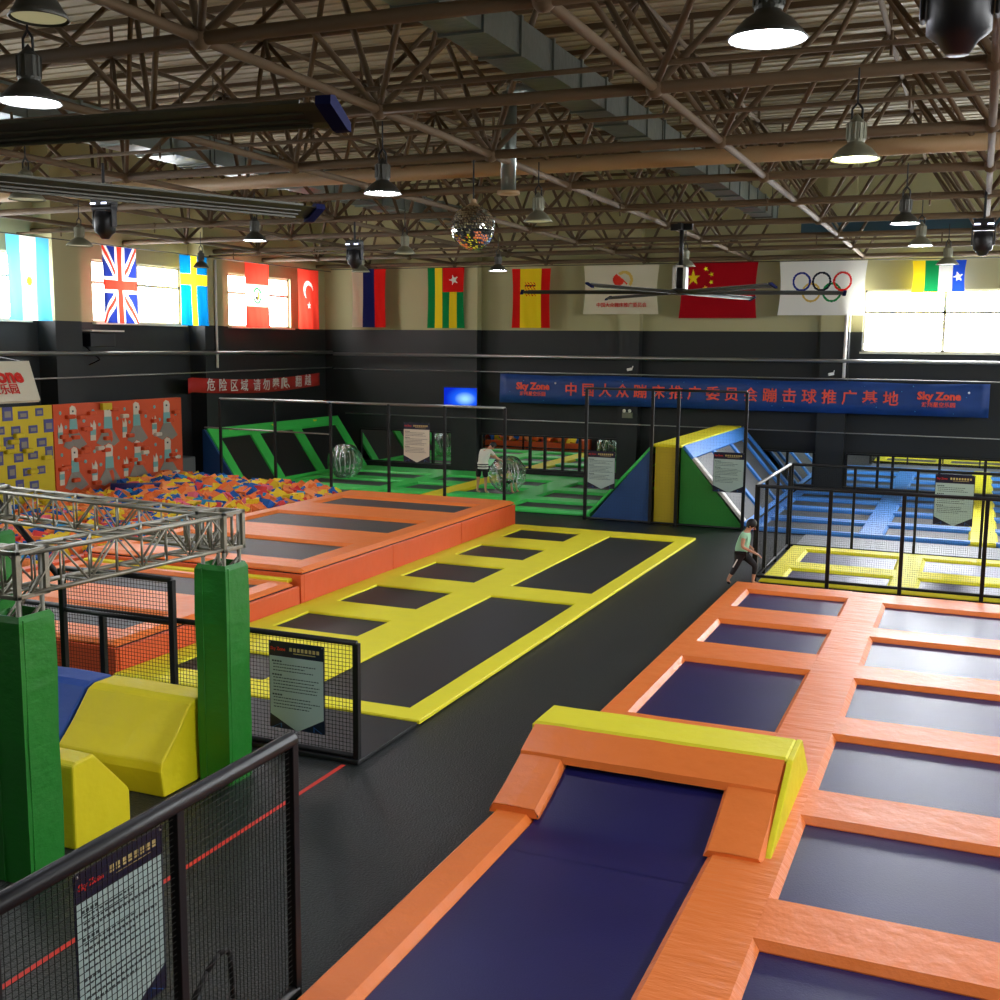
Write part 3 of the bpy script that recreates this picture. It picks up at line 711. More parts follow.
for c in cubes:
    x, y = c[1], c[2]
    # keep as separate things those the camera can see nearest (left field boundary x = -.55*y about)
    q = (x*.92086+y*.38923)/(-(x*.38437-y*.91307)) if True else 0
    (near if (len(near) < 300 and q > -.445) else rest_c).append(c)
wts = [k for k in kinds for _ in range(k[2])]
for c in near:
    k = R.choice(wts); o = bpy.data.objects.new('foam_cube', protos[k[0]]); C.objects.link(o)
    o.location = (c[1],c[2],c[3]); o.rotation_euler = (R.uniform(0,PI),R.uniform(0,PI),R.uniform(0,PI)); s_ = R.uniform(.85,1.2); o.scale = (s_,s_,s_*R.uniform(.8,1.3))
    tag(o, k[1]+' foam cube among the loose cubes at the near side of the pit', 'foam cube', k[1]+' foam cubes at the near side of the pit')
b = MB(); idx = {k[0]: i for i,k in enumerate(kinds)}
for c in rest_c:
    k = R.choice(wts); s_ = .132*R.uniform(.85,1.25)
    rm = Matrix.Rotation(R.uniform(0,PI),3,'X') @ Matrix.Rotation(R.uniform(0,PI),3,'Y') @ Matrix.Rotation(R.uniform(0,PI),3,'Z')
    vs = [Vector((c[1],c[2],c[3]+.02))+rm@Vector((x,y,z))*s_ for x,y,z in [(-1,-1,-1),(1,-1,-1),(1,1,-1),(-1,1,-1),(-1,-1,1),(1,-1,1),(1,1,1),(-1,1,1)]]
    b.add(vs,[(0,3,2,1),(4,5,6,7),(0,1,5,4),(1,2,6,5),(2,3,7,6),(3,0,4,7)],idx[k[0]])
tag(b.build('foam_cubes',[k[0] for k in kinds]),'heap of orange, yellow and blue foam cubes filling the pit','foam cubes',kind='stuff')
t = thing('foam_roll',(-20.4,24.4,.6),'long dark blue foam roll lying across the pit cubes','foam roll')
MB().tube((-21.3,23.6,.66),(-19.7,25.0,.64),.16,16).build('roll_cover','roll_blue',t,smooth=True)

# ------------------------------------------------------------------ trampoline courts
YR = [(12.4,13.55),(14.95,16.05),(16.95,18.45),(19.38,20.98),(21.92,23.35),(24.45,25.78)]
court('trampoline_court','flat yellow-padded trampoline court beside the raised orange block',-10.72,-6.0,11.8,26.4,
      [(-10.28,-8.7,YR),(-7.95,-6.34,[(12.18,18.52),(19.42,25.72)])],.07,.035,'yellow','black_bed',ch=.014)
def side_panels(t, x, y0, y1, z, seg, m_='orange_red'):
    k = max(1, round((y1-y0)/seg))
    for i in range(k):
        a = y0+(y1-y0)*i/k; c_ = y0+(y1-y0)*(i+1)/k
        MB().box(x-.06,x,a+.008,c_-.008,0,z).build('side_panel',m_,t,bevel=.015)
t = court('trampoline_block','tall orange padded trampoline block, the farther and higher one',-15.6,-10.76,16.6,26.5,
      [(-15.12,-11.32,[(17.4,19.12),(20.7,22.36),(23.95,25.35)])],.66,.595,'orange','grey_bed',ch=.09,m_div='orange')
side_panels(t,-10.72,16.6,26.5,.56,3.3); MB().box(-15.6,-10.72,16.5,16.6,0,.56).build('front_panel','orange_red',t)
MB().box(-15.5,-10.9,16.36,16.58,.43,.5).build('yellow_edge_pad','yellow',t,bevel=.02)
t = court('trampoline_block','lower orange padded trampoline block nearest the truss frame',-15.6,-10.8,11.95,16.36,
      [(-15.12,-11.25,[(12.6,13.6),(14.85,16.1)])],.47,.41,'orange','grey_bed',ch=.07)
side_panels(t,-10.74,11.95,16.5,.38,2.3); MB().box(-15.6,-10.76,11.9,11.97,0,.38).build('front_panel','orange_red',t)

RY = [(4.0,5.7),(6.45,8.15),(8.95,10.65),(11.47,13.18),(13.97,15.62),(16.41,18.07),(18.79,20.62)]
court('trampoline_court','orange-padded court with dark blue beds at the right',-4.1,3.9,2.6,21.5,
      [(-3.68,-1.97,[(2.9,12.2),(13.05,15.76),(16.75,18.25),(19.35,20.78)]),(-1.26,.72,RY),(1.45,3.4,RY)],.13,.06,'orange','navy_bed',ch=.06,m_div='orange_ruffle')
# curved ramp at the end of the long bed
t = thing('ramp_trampoline',(-2.8,10.6,.1),'orange and yellow padded curved ramp at the end of the long blue bed','trampoline ramp')
def prof(y): 
    s = max(0,min(1,(y-9.45)/1.35)); return .13+.49*(s*s*.35+s*.65)
def rampad(x0,x1,y0,y1,m_,name,zo=.0):
    b = MB(); n = 8; vs = []
    for i in range(n+1):
        y = y0+(y1-y0)*i/n; z = prof(y)+zo
        for (x,dz) in ((x0,-.06),(x0+.04,0),(x0+(x1-x0)*.5,.006),(x1-.04,0),(x1,-.06)): vs.append((x,y,z+dz))
    b.add(vs,[(i*5+j,i*5+j+1,(i+1)*5+j+1,(i+1)*5+j) for i in range(n) for j in range(4)])
    k = 5*n
    vs2 = []
    for i in range(n+1):
        y = y0+(y1-y0)*i/n; z = prof(y)+zo-.06; vs2 += [(x0,y,z),(x0,y,.1),(x1,y,.1),(x1,y,z)]
    b.add(vs2,[(i*4+j+1 if False else i*4+j,i*4+j+1,(i+1)*4+j+1,(i+1)*4+j) for i in range(n) for j in range(3)])
    b.add([(x0,y0,.1),(x1,y0,.1),(x1-.04,y0,prof(y0)+zo),(x0+.04,y0,prof(y0)+zo)],[(0,1,2,3)])
    return b.build(name,m_,t)
rampad(-4.13,-3.62,9.62,10.8,'orange','side_pad',.02); rampad(-2.0,-1.47,9.5,10.8,'orange','side_pad',.02)
b = MB(); n = 12; vs = []
for i in range(n+1):
    y = 9.0+1.45*i/n; z = max(.063, prof(y)-.085)
    if y < 9.45: z = .063+(y-9.0)*.01
    vs += [(-3.66,y,z),(-1.96,y,z)]
b.add(vs,[(i*2,i*2+1,i*2+3,i*2+2) for i in range(n)]); o = b.build('jumping_bed','navy_bed',t,smooth=True)
b = MB(); vs = []
for i in range(25):
    x = -4.1+2.6*i/24; w_ = noise.noise((x*3,0,0))*.006
    for (y,z) in ((10.34,.40),(10.36,.475),(10.5,.53),(10.78,.635),(10.8,.62)): vs.append((x,y,z+w_))
b.add(vs,[(i*5+j,(i+1)*5+j,(i+1)*5+j+1,i*5+j+1) for i in range(24) for j in range(4)]); b.build('upper_pad','orange',t)
pad(t,-4.13,-1.47,10.76,11.38,.5,.655,'yellow',.03,'top_pad')
for x, dz in ((-4.06,-.06),(-1.48,0)):
    MB().prism([(9.55,.1),(12.0,.1),(11.4,.64+dz),(10.76,.64+dz),(10.6,.56+dz)],lambda y,z:(x,y,z),lambda y,z:(x+.06,y,z)).build('side_panel','yellow',t,bevel=.01)
MB().add([(-4.1,11.38,.62),(-1.5,11.38,.62),(-1.5,12.0,.11),(-4.1,12.0,.11),(-4.1,11.33,.6),(-1.5,11.33,.6),(-1.5,11.9,.11),(-4.1,11.9,.11)],[(0,1,2,3),(4,7,6,5),(0,4,5,1),(2,6,7,3),(1,5,6,2),(0,3,7,4)]).build('back_panel','yellow',t)

court('trampoline_court','yellow-padded court with blue beds inside the right netting',-3.72,3.9,21.95,26.15,
      [(-3.27,-1.37,[(22.15,23.3),(24.1,25.6)]),(-.8,1.2,[(22.15,23.3),(24.1,25.6)]),(1.8,3.5,[(22.15,23.3),(24.1,25.6)])],.12,.07,'yellow','navy_bed',ch=.06)
tag(MB().box(-3.7,3.9,26.25,28.36,0,.03).build('mat_or_sheen','floor_sheen_grey'),'grey sheet painted as light reflected off the floor between the yellow court and the blue court','mat')  # grey sheet stands in for light reflected on the dark floor
tag(MB().box(-10.5,-6.02,10.35,11.78,0,.05).build('mat_or_sheen','black_vinyl',bevel=.01),'black raised mat in front of the yellow court by the notice','mat')
BR = [(28.65,30.2),(30.8,32.4),(33.0,34.5),(35.1,36.3)]
court('trampoline_court','blue-padded trampoline court behind the right netting',-5.15,3.9,28.38,36.6,
      [(-4.85,-2.5,BR),(-1.88,.02,BR),(.68,2.8,BR)],.12,.04,'blue','grey_bed',div={2:'yellow'},ch=.05)
GR = [(29.2,30.55),(31.35,32.85),(33.7,35.15)]
court('trampoline_court','green-padded trampoline court in front of the long mirror',-21.0,-9.45,28.75,36.6,
      [(-20.5,-17.4,GR),(-16.75,-15.35,GR),(-14.6,-12.9,GR),(-12.0,-9.75,GR)],.12,.04,'green','grey_bed',div={2:'yellow'},ch=.05)

# sloped trampolines
def slope(t, xb, zb_, xt, zt_, y0, y1, straps, m_, bm, front=None, top=.32, sw=.26, bot=.12):
    d = Vector((xt-xb,0,zt_-zb_)); L = d.length; d.normalize(); nrm = Vector((-d.z,0,d.x)) if xt < xb else Vector((-d.z,0,d.x))
    if nrm.z < 0: nrm = -nrm
    def slab(s0,s1,a,c_,h0,h1,mm_,name):
        P = lambda s,y,h: tuple(Vector((xb,y,zb_))+d*s+nrm*h)
        MB().add([P(s0,a,h0),P(s1,a,h0),P(s1,c_,h0),P(s0,c_,h0),P(s0,a,h1),P(s1,a,h1),P(s1,c_,h1),P(s0,c_,h1)],[(0,3,2,1),(4,5,6,7),(0,1,5,4),(1,2,6,5),(2,3,7,6),(3,0,4,7)]).build(name,mm_,t,bevel=.015)
    slab(L-top,L,y0,y1,-.02,.06,m_,'top_pad'); slab(0,bot,y0,y1,-.02,.06,m_,'bottom_pad')
    for i, y in enumerate(straps):
        slab(bot,L-top,max(y0,y-sw/2),min(y1,y+sw/2),-.02,.06,(front if (front and i == 0) else m_),'strap_pad')
    for a, c_ in zip(straps,straps[1:]): slab(bot,L-top,a+sw/2,c_-sw/2,-.02,.0,bm,'jumping_bed')
t = thing('slope_trampoline',(-21.7,33,0),'green sloped trampoline bank leaning on the left wall with a blue side','trampoline slope')
slope(t,-20.85,.1,-22.1,1.9,28.8,36.6,[28.95,31.05,33.55,36.4],'green','black_bed',top=.36,sw=.5)
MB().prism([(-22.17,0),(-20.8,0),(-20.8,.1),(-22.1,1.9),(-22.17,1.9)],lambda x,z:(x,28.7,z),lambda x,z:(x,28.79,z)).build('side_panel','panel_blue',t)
for y in (29.9,32.3,34.9): MB().box(-22.04,-21.97,y-.1,y+.1,1.80,1.87).build('yellow_sticker','yellow',t)
t = thing('ridge_trampoline',(-7.3,32,0),'tent-shaped double slope with blue, yellow and green end panels','trampoline slope')
Y0 = 28.46
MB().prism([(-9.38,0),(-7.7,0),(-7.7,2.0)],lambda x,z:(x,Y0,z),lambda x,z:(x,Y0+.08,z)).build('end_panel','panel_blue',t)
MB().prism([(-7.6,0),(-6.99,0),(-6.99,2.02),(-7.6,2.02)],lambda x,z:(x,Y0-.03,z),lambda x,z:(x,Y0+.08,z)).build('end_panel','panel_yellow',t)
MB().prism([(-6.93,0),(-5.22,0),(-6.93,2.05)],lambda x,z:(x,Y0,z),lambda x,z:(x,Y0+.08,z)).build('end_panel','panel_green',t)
MB().box(-7.68,-6.92,Y0,36.4,2.02,2.1).build('ridge_pad','yellow',t,bevel=.02)
MB().box(-7.6,-7.0,Y0+.1,36.4,.1,2.0).build('core_frame','black_vinyl',t)
slope(t,-5.2,.1,-6.9,2.05,Y0+.02,36.4,[Y0+.15,30.9,33.3,35.2,36.28],'blue','grey_bed',front='letter_white',top=.4)
slope(t,-9.42,.1,-7.7,2.0,Y0+.02,36.4,[Y0+.15,31.1,33.7,36.28],'green','grey_bed')

# ------------------------------------------------------------------ fences with netting
def netting(b, axis, c, a0, a1, z0, z1, s, r):
    n = int((a1-a0)/s)
    for i in range(1, n): 
        a = a0+(a1-a0)*i/n
        b.tube((c,a,z0),(c,a,z1),r,3,cap=False) if axis == 'Y' else b.tube((a,c,z0),(a,c,z1),r,3,cap=False)
    n = int((z1-z0)/s)
    for i in range(1, n):
        z = z0+(z1-z0)*i/n
        b.tube((c,a0,z),(c,a1,z),r,3,cap=False) if axis == 'Y' else b.tube((a0,c,z),(a1,c,z),r,3,cap=False)
def fence(label, axis, c, posts, z0, z1, s=.045, r=.0022, pr=.035, rr=.028, rail='black_paint', net='net', mids=(), nets=True, group='black netted fences', tops=True):
    a0, a1 = posts[0], posts[-1]
    t = thing('netted_fence', (c,(a0+a1)/2,0) if axis == 'Y' else ((a0+a1)/2,c,0), label, 'fence', group)
    P = (lambda a,z: (c,a,z)) if axis == 'Y' else (lambda a,z: (a,c,z))
    for a in posts:
        q = P(a,0); MB().box(q[0]-pr,q[0]+pr,q[1]-pr,q[1]+pr,0,z1).build('post','black_paint',t,bevel=.006)
    if tops: MB().tube(P(a0,z1),P(a1,z1),rr*1.15,10).build('top_rail',rail,t,smooth=True)
    MB().tube(P(a0,z0),P(a1,z0),rr,8).build('bottom_rail','black_paint',t,smooth=True)
    for z in mids: MB().tube(P(a0,z),P(a1,z),rr,8).build('middle_rail',rail,t,smooth=True)
    if nets:
        b = MB(); netting(b,axis,c,a0,a1,z0,z1,s,r); b.build('net',net,t)
    return t
fence('tall netted fence in the near left corner carrying a notice','Y',-4.2,[2.2,3.72,5.1,6.32],.05,1.9,.04,.0028,.034,.046)
fence('low netted fence running left from the notice beside the yellow court','X',10.42,[-12.6,-11.0,-9.6,-8.55,-6.07],.08,1.36,.045,.003,.035,.03)
fence('short taller netted fence panel behind the foam blocks','X',10.3,[-10.1,-8.45],1.36,1.87,.045,.003,.035,.03)
fence('netted fence with steel top rail along the orange court far end','X',21.88,[-3.78,-2.42,-1.11,.3,1.7,3.1],.18,1.95,.04,.0009,.035,.03,'black_paint','net_pale')
fence('netted fence at the far side of the yellow court','X',26.2,[-3.78,-2.4,-1.08,.27,1.7,3.1],.1,1.97,.04,.0009,.03,.028,'black_paint','net_pale')
fence('netted side fence with a bright steel rail beside the running child','Y',-3.82,[21.95,23.1,24.5,26.15],.1,1.97,.04,.0009,.032,.03,'steel')
fence('tall black netted frame in front of the tent-shaped slope','X',28.34,[-9.47,-7.68,-7.0,-5.27],.05,3.5,.08,.0007,.04,.03,mids=())
fence('tall black railing with steel top rail behind the raised orange block','X',27.25,[-20.4,-18.5,-16.65,-14.8,-13.1,-11.35],.1,2.97,.08,.002,.035,.03,'steel',nets=False)
tag(MB().tube((-21.0,27.3,2.1),(-16.65,27.3,2.07),.025,8).build('handrail','steel',smooth=True),'steel rail below the top rail behind the foam pit','rail')
tag(MB().tube((-12.6,11.55,2.55),(-11.25,11.45,1.42),.045,8).build('brace_bar','black_paint',smooth=True),'slanting black bar above the foam pit at the left edge','bar')
t = thing('hoop_handle',(-4.6,5.9,0),'black bent tube hoop standing behind the near netted fence','handle')
MB().path([(-4.6,5.55,0),(-4.6,5.68,.2),(-4.6,5.85,.34),(-4.6,5.98,.4),(-4.6,6.07,.39),(-4.6,6.11,.33),(-4.6,6.13,.1),(-4.6,6.13,0)],.02,8).build('bent_tube','black_paint',t,smooth=True)
tag(MB().box(-6.2,-6.15,4.2,10.3,.0,.004).build('floor_tape','red_tape'),'thin red tape line stuck along the black floor','tape')

# ------------------------------------------------------------------ notices
def notice(label, c, u, w, h, sheet='sign_sheet'):
    """c = top left corner, u = unit direction to the right as read; h = full height"""
    c = Vector(c); u = Vector(u); nrm = Vector((u.y,-u.x,0))           # towards the reader
    t = thing('notice_board', tuple(c+u*w/2-Vector((0,0,h))), label, 'notice', 'pennant-shaped rule notices on the netting')
    P = lambda a,b_,d: tuple(c+u*(a*w)-Vector((0,0,b_*h))+nrm*d)
    def poly(pts,d0,d1,m_,name,par=None):
        return MB().prism(pts,lambda a,b_:P(a,b_,d0),lambda a,b_:P(a,b_,d1)).build(name,m_,par or t)
    poly([(0,0),(1,0),(1,.99),(0,.99)],0,.006,'sign_navy','backing')
    b = MB().prism([(.015,.17),(.985,.17),(.985,.83),(.53,.995),(.49,.995),(.015,.83)],lambda a,b_:P(a,b_,.0065),lambda a,b_:P(a,b_,.01)); rr_ = random.Random(len(label))
    y = .215
    for blk in (1,3,0,1,5,0,1,4):
        if blk == 0: y += .01; continue
        for k in range(blk):
            x = .06 if blk == 1 else .08; end = .24 if blk == 1 else rr_.uniform(.62,.93)
            while x < end:
                l = rr_.uniform(.02,.05) if blk > 1 else .035
                b.prism([(x,y),(min(x+l,end),y),(min(x+l,end),y+(.018 if blk == 1 else .011)),(x,y+(.018 if blk == 1 else .011))],lambda a,b_:P(a,b_,.0102),lambda a,b_:P(a,b_,.011),1); x += l+.012
            y += .036
    b.build('printed_sheet',[sheet,'sign_print'],t)
    Mx = Matrix.Translation(P(.17,.085,.012)) @ Matrix(((u.x,0,nrm.x,0),(u.y,0,nrm.y,0),(0,1,0,0),(0,0,0,1)))
    text_mesh('Sky Zone', .05*w/.7, 'logo', 'red_paint', t, Mx, .001, .001)
    b = MB()
    for i in range(8): 
        a = .38+i*.07; b.prism([(a,.06),(a+.045,.06),(a+.045,.1),(a,.1)],lambda p,q:P(p,q,.0062),lambda p,q:P(p,q,.0085))
    b.prism([(.45,.118),(.85,.118),(.85,.126),(.45,.126)],lambda p,q:P(p,q,.0062),lambda p,q:P(p,q,.0085)); b.build('heading','gold',t)
    b = MB()
    for pts in ([(.05,.985),(.2,.93),(.2,.937),(.05,.992)],[(.2,.93),(.22,.93),(.22,.98),(.2,.98)],[(.8,.92),(.95,.98),(.95,.987),(.8,.927)],[(.8,.92),(.815,.92),(.815,.98),(.8,.98)]): b.prism(pts,lambda p,q:P(p,q,.0062),lambda p,q:P(p,q,.008))
    b.build('corner_lines','sign_glow',t)
    b = MB()
    for (a,q) in ((.03,.02),(.97,.02)): b.sphere(P(a,q,.01),.008,8,5)
    b.build('rivets','steel',t)
    return t
notice('rule notice hanging behind the near netted fence at the lower left',(-4.215,4.28,1.82),(0,1,0),.70,1.02,'sign_sheet')
notice('pale blue-green rule notice on the low fence beside the yellow court',(-7.17,10.37,1.29),(1,0,0),.72,1.02)
notice('white rule notice on the railing below the television',(-14.32,27.2,2.5),(1,0,0),.80,1.08,'board_cream')
notice('rule notice on the tall frame left of the blue end panel',(-9.4,28.3,1.86),(1,0,0),.76,1.0,'sign_sheet')
notice('rule notice on the tall frame over the blue slope',(-6.05,28.3,1.98),(1,0,0),.78,1.02,'sign_sheet')
notice('rule notice on the far netting over the blue court',(-.72,26.15,1.92),(1,0,0),.8,1.12,'sign_sheet')

# ------------------------------------------------------------------ aluminium truss gantry on green padded legs
def box_truss(t, a, b_, w, h, horiz=True):
    a = Vector(a); b_ = Vector(b_); d = (b_-a).normalized(); s = d.cross(Vector((0,0,1))).normalized() if horiz else Vector((1,0,0)); up = Vector((0,0,1)) if horiz else Vector((0,1,0))
    m = MB(); L = (b_-a).length; cs = [s*w/2*i+up*h/2*j for i,j in ((-1,-1),(1,-1),(1,1),(-1,1))]
    for c in cs: m.tube(a+c,b_+c,.021,8)
    n = max(2, round(L/(h*.95)))
    for i in range(n):
        p = a+d*L*i/n; q = a+d*L*(i+1)/n
        for k in range(4):
            c1, c2 = cs[k], cs[(k+1)%4]
            m.tube(p+c1,p+c2,.011,6); m.tube(*( (p+c1,q+c2) if i % 2 else (p+c2,q+c1)),.011,6)
    return m.build('box_truss','truss_alu',t,smooth=True)
TG = thing('truss_gantry',(-8.6,8.4,0),'silver aluminium box-truss frame standing on padded legs','truss')
zc = 2.68
legs = [(-7.12,9.47),(-7.32,6.97),(-10.8,9.9),(-10.4,6.97)]
box_truss(TG,(-7.12,9.47,zc),(-7.32,6.97,zc),.32,.34); box_truss(TG,(-7.12,9.47,zc),(-10.8,9.9,zc),.32,.34); box_truss(TG,(-7.32,6.97,zc),(-10.4,6.97,zc),.32,.34)
for (x,y) in legs:
    m = MB()
    for sx in (-1,1):
        for sy in (-1,1): m.tube((x+sx*.13,y+sy*.13,0),(x+sx*.13,y+sy*.13,zc+.2),.022,8)
    z = .15
    while z < 2.5:
        for sx in (-1,1): m.tube((x+sx*.13,y-.13,z),(x+sx*.13,y+.13,z+.25),.011,6); m.tube((x-.13,y+sx*.13,z),(x+.13,y+sx*.13,z+.25),.011,6)
        z += .25
    m.build('truss_leg','truss_alu',TG,smooth=True)
    b = MB()
    for sx in (-1,1):
        for sy in (-1,1): b.box(x+sx*.155-.025,x+sx*.155+.025,y+sy*.155-.025,y+sy*.155+.025,zc-.2,zc+.2)
    for z in (zc-.2,zc+.17): b.box(x-.18,x+.18,y-.18,y-.14,z,z+.035); b.box(x-.18,x+.18,y+.14,y+.18,z,z+.035); b.box(x-.18,x-.14,y-.18,y+.18,z,z+.035); b.box(x+.14,x+.18,y-.18,y+.18,z,z+.035)
    b.build('corner_block','truss_alu',TG,bevel=.004)
    # padded sleeve, open on top
    b = MB(); o_ = .19; i_ = .155; zt_ = 2.34
    ring = lambda r_,z: [(x-r_,y-r_,z),(x+r_,y-r_,z),(x+r_,y+r_,z),(x-r_,y+r_,z)]
    vs = []; ks = [(o_,0),(o_+.008,.6),(o_,1.2),(o_+.01,1.8),(o_+.004,zt_-.05),(o_-.02,zt_),(i_+.01,zt_),(i_,zt_-.06),(i_,.0)]
    for r_,z in ks: vs += ring(r_,z)
    b.add(vs,[(k*4+i,k*4+(i+1)%4,(k+1)*4+(i+1)%4,(k+1)*4+i) for k in range(len(ks)-1) for i in range(4)])
    for z in (): pass
    b.tube((x-.10,y-o_-.006,0),(x-.10,y-o_-.006,zt_-.03),.006,5); b.tube((x+o_+.006,y-.15,0),(x+o_+.006,y-.15,zt_-.03),.006,5)
    b.build('padded_sleeve','sleeve_green',TG)

# foam wedges between the legs
def wedge(x0,x1,pts,m_,label):
    t = thing('foam_wedge',((x0+x1)/2,pts[0][0],0),label,'foam wedge','foam wedges between the green legs')
    b = MB(); n = 5; k = len(pts); vs = []
    for i in range(n+1):
        x = x0+(x1-x0)*i/n
        for y,z in pts: vs.append((x,y,z+(noise.noise((x*2,y*3,z))*.015 if z > .05 else 0)))
    b.add(vs,[(i*k+j,i*k+(j+1)%k,(i+1)*k+(j+1)%k,(i+1)*k+j) for i in range(n) for j in range(k)]+[tuple(range(k))[::-1],tuple(range(n*k,(n+1)*k))])
    b.build('cover',m_,t,bevel=.02)
big = [(8.76,0),(8.72,.28),(8.74,.38),(8.95,.58),(9.2,.86),(9.3,.9),(9.62,.9),(9.66,0)]
wedge(-8.72,-7.36,big,'foam_yellow','large yellow foam wedge between the green padded legs')
wedge(-10.1,-8.76,big,'foam_blue','large blue foam wedge partly hidden by the green leg')
wedge(-8.7,-7.3,[(7.47,0),(7.47,.79),(7.52,.82),(7.74,.83),(8.17,.36),(8.2,.3),(8.2,0)],'foam_yellow','smaller yellow foam wedge nearest the near green leg')

# ------------------------------------------------------------------ people
def skin_mesh(name, verts, edges, radii, m_, parent, root=0, sub=2):
    me = bpy.data.meshes.new(name); me.from_pydata([tuple(v) for v in verts], edges, [])
    o = bpy.data.objects.new(name, me); C.objects.link(o)
    sk = o.modifiers.new('s','SKIN'); sk.use_smooth_shade = True
    for i, d in enumerate(me.skin_vertices[0].data):
        r_ = radii[i]; d.radius = (r_, r_) if not isinstance(r_, tuple) else r_; d.use_root = (i == root)
    ss = o.modifiers.new('u','SUBSURF'); ss.levels = sub; ss.render_levels = sub
    dg = bpy.context.evaluated_depsgraph_get(); dg.update()
    m2 = bpy.data.meshes.new_from_object(o.evaluated_get(dg)); bpy.data.objects.remove(o)
    m2.materials.clear(); m2.materials.append(M[m_])
    for p in m2.polygons: p.use_smooth = True
    q = bpy.data.objects.new(name, m2); C.objects.link(q); put(q, parent); return q
def person(label, base, J, k, top, bottom, hairm='hair', sleeve=.45, leg_cover=.5, face=Vector((1,0,0)), shoes=True, hem=.4):
    """J: joint positions relative to base; k: size factor"""
    B = Vector(base); t = thing('person', base, label, 'person')
    g = lambda n: B+Vector(J[n])
    names = ['pelvis','waist','chest','neck','headb','heada']; V = []; E = []; Rr = []
    def addv(p, r_, link=None):
        V.append(Vector(p)); Rr.append(r_)
        if link is not None: E.append((link, len(V)-1))
        return len(V)-1
    pv = addv(g('pelvis'), .105*k); w = addv(g('waist'), .095*k, pv); ch = addv(g('chest'), .115*k, w)
    nk = addv(g('neck'), .048*k, ch); hb = addv(g('neck').lerp(g('head'),.45), .055*k, nk); hd = addv(g('head'), .088*k, hb); ht = addv(g('head')+(g('head')-g('neck')).normalized()*.07*k, .066*k, hd)
    up_ = (g('head')-g('neck')).normalized(); f3 = (face-up_*face.dot(up_)).normalized()
    for s in 'LR':
        sh = addv(g('sh'+s), .05*k, ch); el = addv(g('el'+s), .036*k, sh); wr = addv(g('wr'+s), .024*k, el)
        d = (g('wr'+s)-g('el'+s)).normalized(); side = d.cross(Vector((0,0,1))); side = side.normalized() if side.length > .1 else Vector((0,1,0))
        pm = addv(g('wr'+s)+d*.05*k, .028*k, wr)
        for q in range(4):
            off = (q-1.5)*.019*k; ln = (.06,.075,.07,.055)[q]*k
            a = addv(g('wr'+s)+d*.09*k+side*off, .0095*k, pm); c_ = addv(g('wr'+s)+d*(.09*k+ln*.55)+side*off*1.1-Vector((0,0,.012*k)), .0085*k, a); addv(g('wr'+s)+d*(.09*k+ln)+side*off*1.1-Vector((0,0,.035*k)), .007*k, c_)
        a = addv(g('wr'+s)+d*.045*k+side*.035*k, .010*k, pm); addv(g('wr'+s)+d*.085*k+side*.06*k, .008*k, a)
        hp = addv(g('hip'+s), .08*k, pv); kn = addv(g('kn'+s), .052*k, hp); an = addv(g('an'+s), .032*k, kn); addv(g('toe'+s), .028*k, an)
    bd = skin_mesh('body', V, E, Rr, 'skin', t)
    H = g('head')
    sd = up_.cross(f3).normalized()
    for s in (-1,1):
        MB().sphere(H+f3*.083*k+sd*s*.034*k+up_*.012*k, .012*k, 10, 6).build('eye','hair',t,smooth=True)
        MB().sphere(H+sd*s*.09*k, .024*k, 8, 6, sc=(.6,.6,1)).build('ear','skin',t,smooth=True)
    MB().tube(H+f3*.08*k+up_*.01*k, H+f3*.112*k-up_*.02*k, .009*k, 8, r2=.016*k).build('nose','skin',t,smooth=True)
    MB().tube(H+f3*.086*k-up_*.045*k-sd*.022*k, H+f3*.086*k-up_*.045*k+sd*.022*k, .007*k, 6).build('mouth','red_paint',t)
    b = MB(); n = 16; m_ = 9; vs = []
    rot = Matrix((f3,sd,up_)).transposed()
    for j in range(m_+1):
        tt = (PI*.74)*j/m_
        for i in range(n):
            a = 2*PI*i/n; fr = max(0,math.cos(a)); lim = tt*(1-.46*fr)
            vs.append(H+up_*.03*k-f3*.008*k+rot@Vector((math.sin(lim)*math.cos(a),math.sin(lim)*math.sin(a),math.cos(lim)*1.08))*(.104*k+.004*noise.noise((i,j,1))))
    b.add(vs,[(j*n+i,(j+1)*n+i,(j+1)*n+(i+1)%n,j*n+(i+1)%n) for j in range(m_) for i in range(n)]); b.build('hair',hairm,t,smooth=True)
    # shirt
    V2 = [g('pelvis')-(g('waist')-g('pelvis'))*hem, g('waist'), g('chest'), g('neck')-(g('neck')-g('chest'))*.35]; E2 = [(0,1),(1,2),(2,3)]; R2 = [.152*k,.14*k,.15*k,.09*k]
    for s in 'LR':
        V2.append(g('sh'+s)); V2.append(g('sh'+s).lerp(g('el'+s), sleeve*1.6 if sleeve < .6 else 1)); E2 += [(2,len(V2)-2),(len(V2)-2,len(V2)-1)]; R2 += [.066*k,.056*k]
    skin_mesh('shirt', V2, E2, R2, top, t)
    V3 = [g('pelvis')]; E3 = []; R3 = [.115*k]
    for s in 'LR':
        V3.append(g('hip'+s)); E3.append((0,len(V3)-1)); R3.append(.098*k)
        V3.append(g('hip'+s).lerp(g('kn'+s),min(1,leg_cover))); E3.append((len(V3)-2,len(V3)-1)); R3.append((.085 if leg_cover < 1 else .062)*k)
        if leg_cover > 1: V3.append(g('kn'+s).lerp(g('an'+s),leg_cover-1)); E3.append((len(V3)-2,len(V3)-1)); R3.append(.046*k)
    skin_mesh('shorts' if leg_cover < 1 else 'leggings', V3, E3, R3, bottom, t)
    if shoes:
        for s in 'LR':
            a = g('an'+s); c_ = g('toe'+s); skin_mesh('sock',[a+Vector((0,0,-.01)),a.lerp(c_,.5)-Vector((0,0,.015)),c_],[(0,1),(1,2)],[.04*k,.036*k,.033*k],'black_cloth',t,sub=1)
    return t
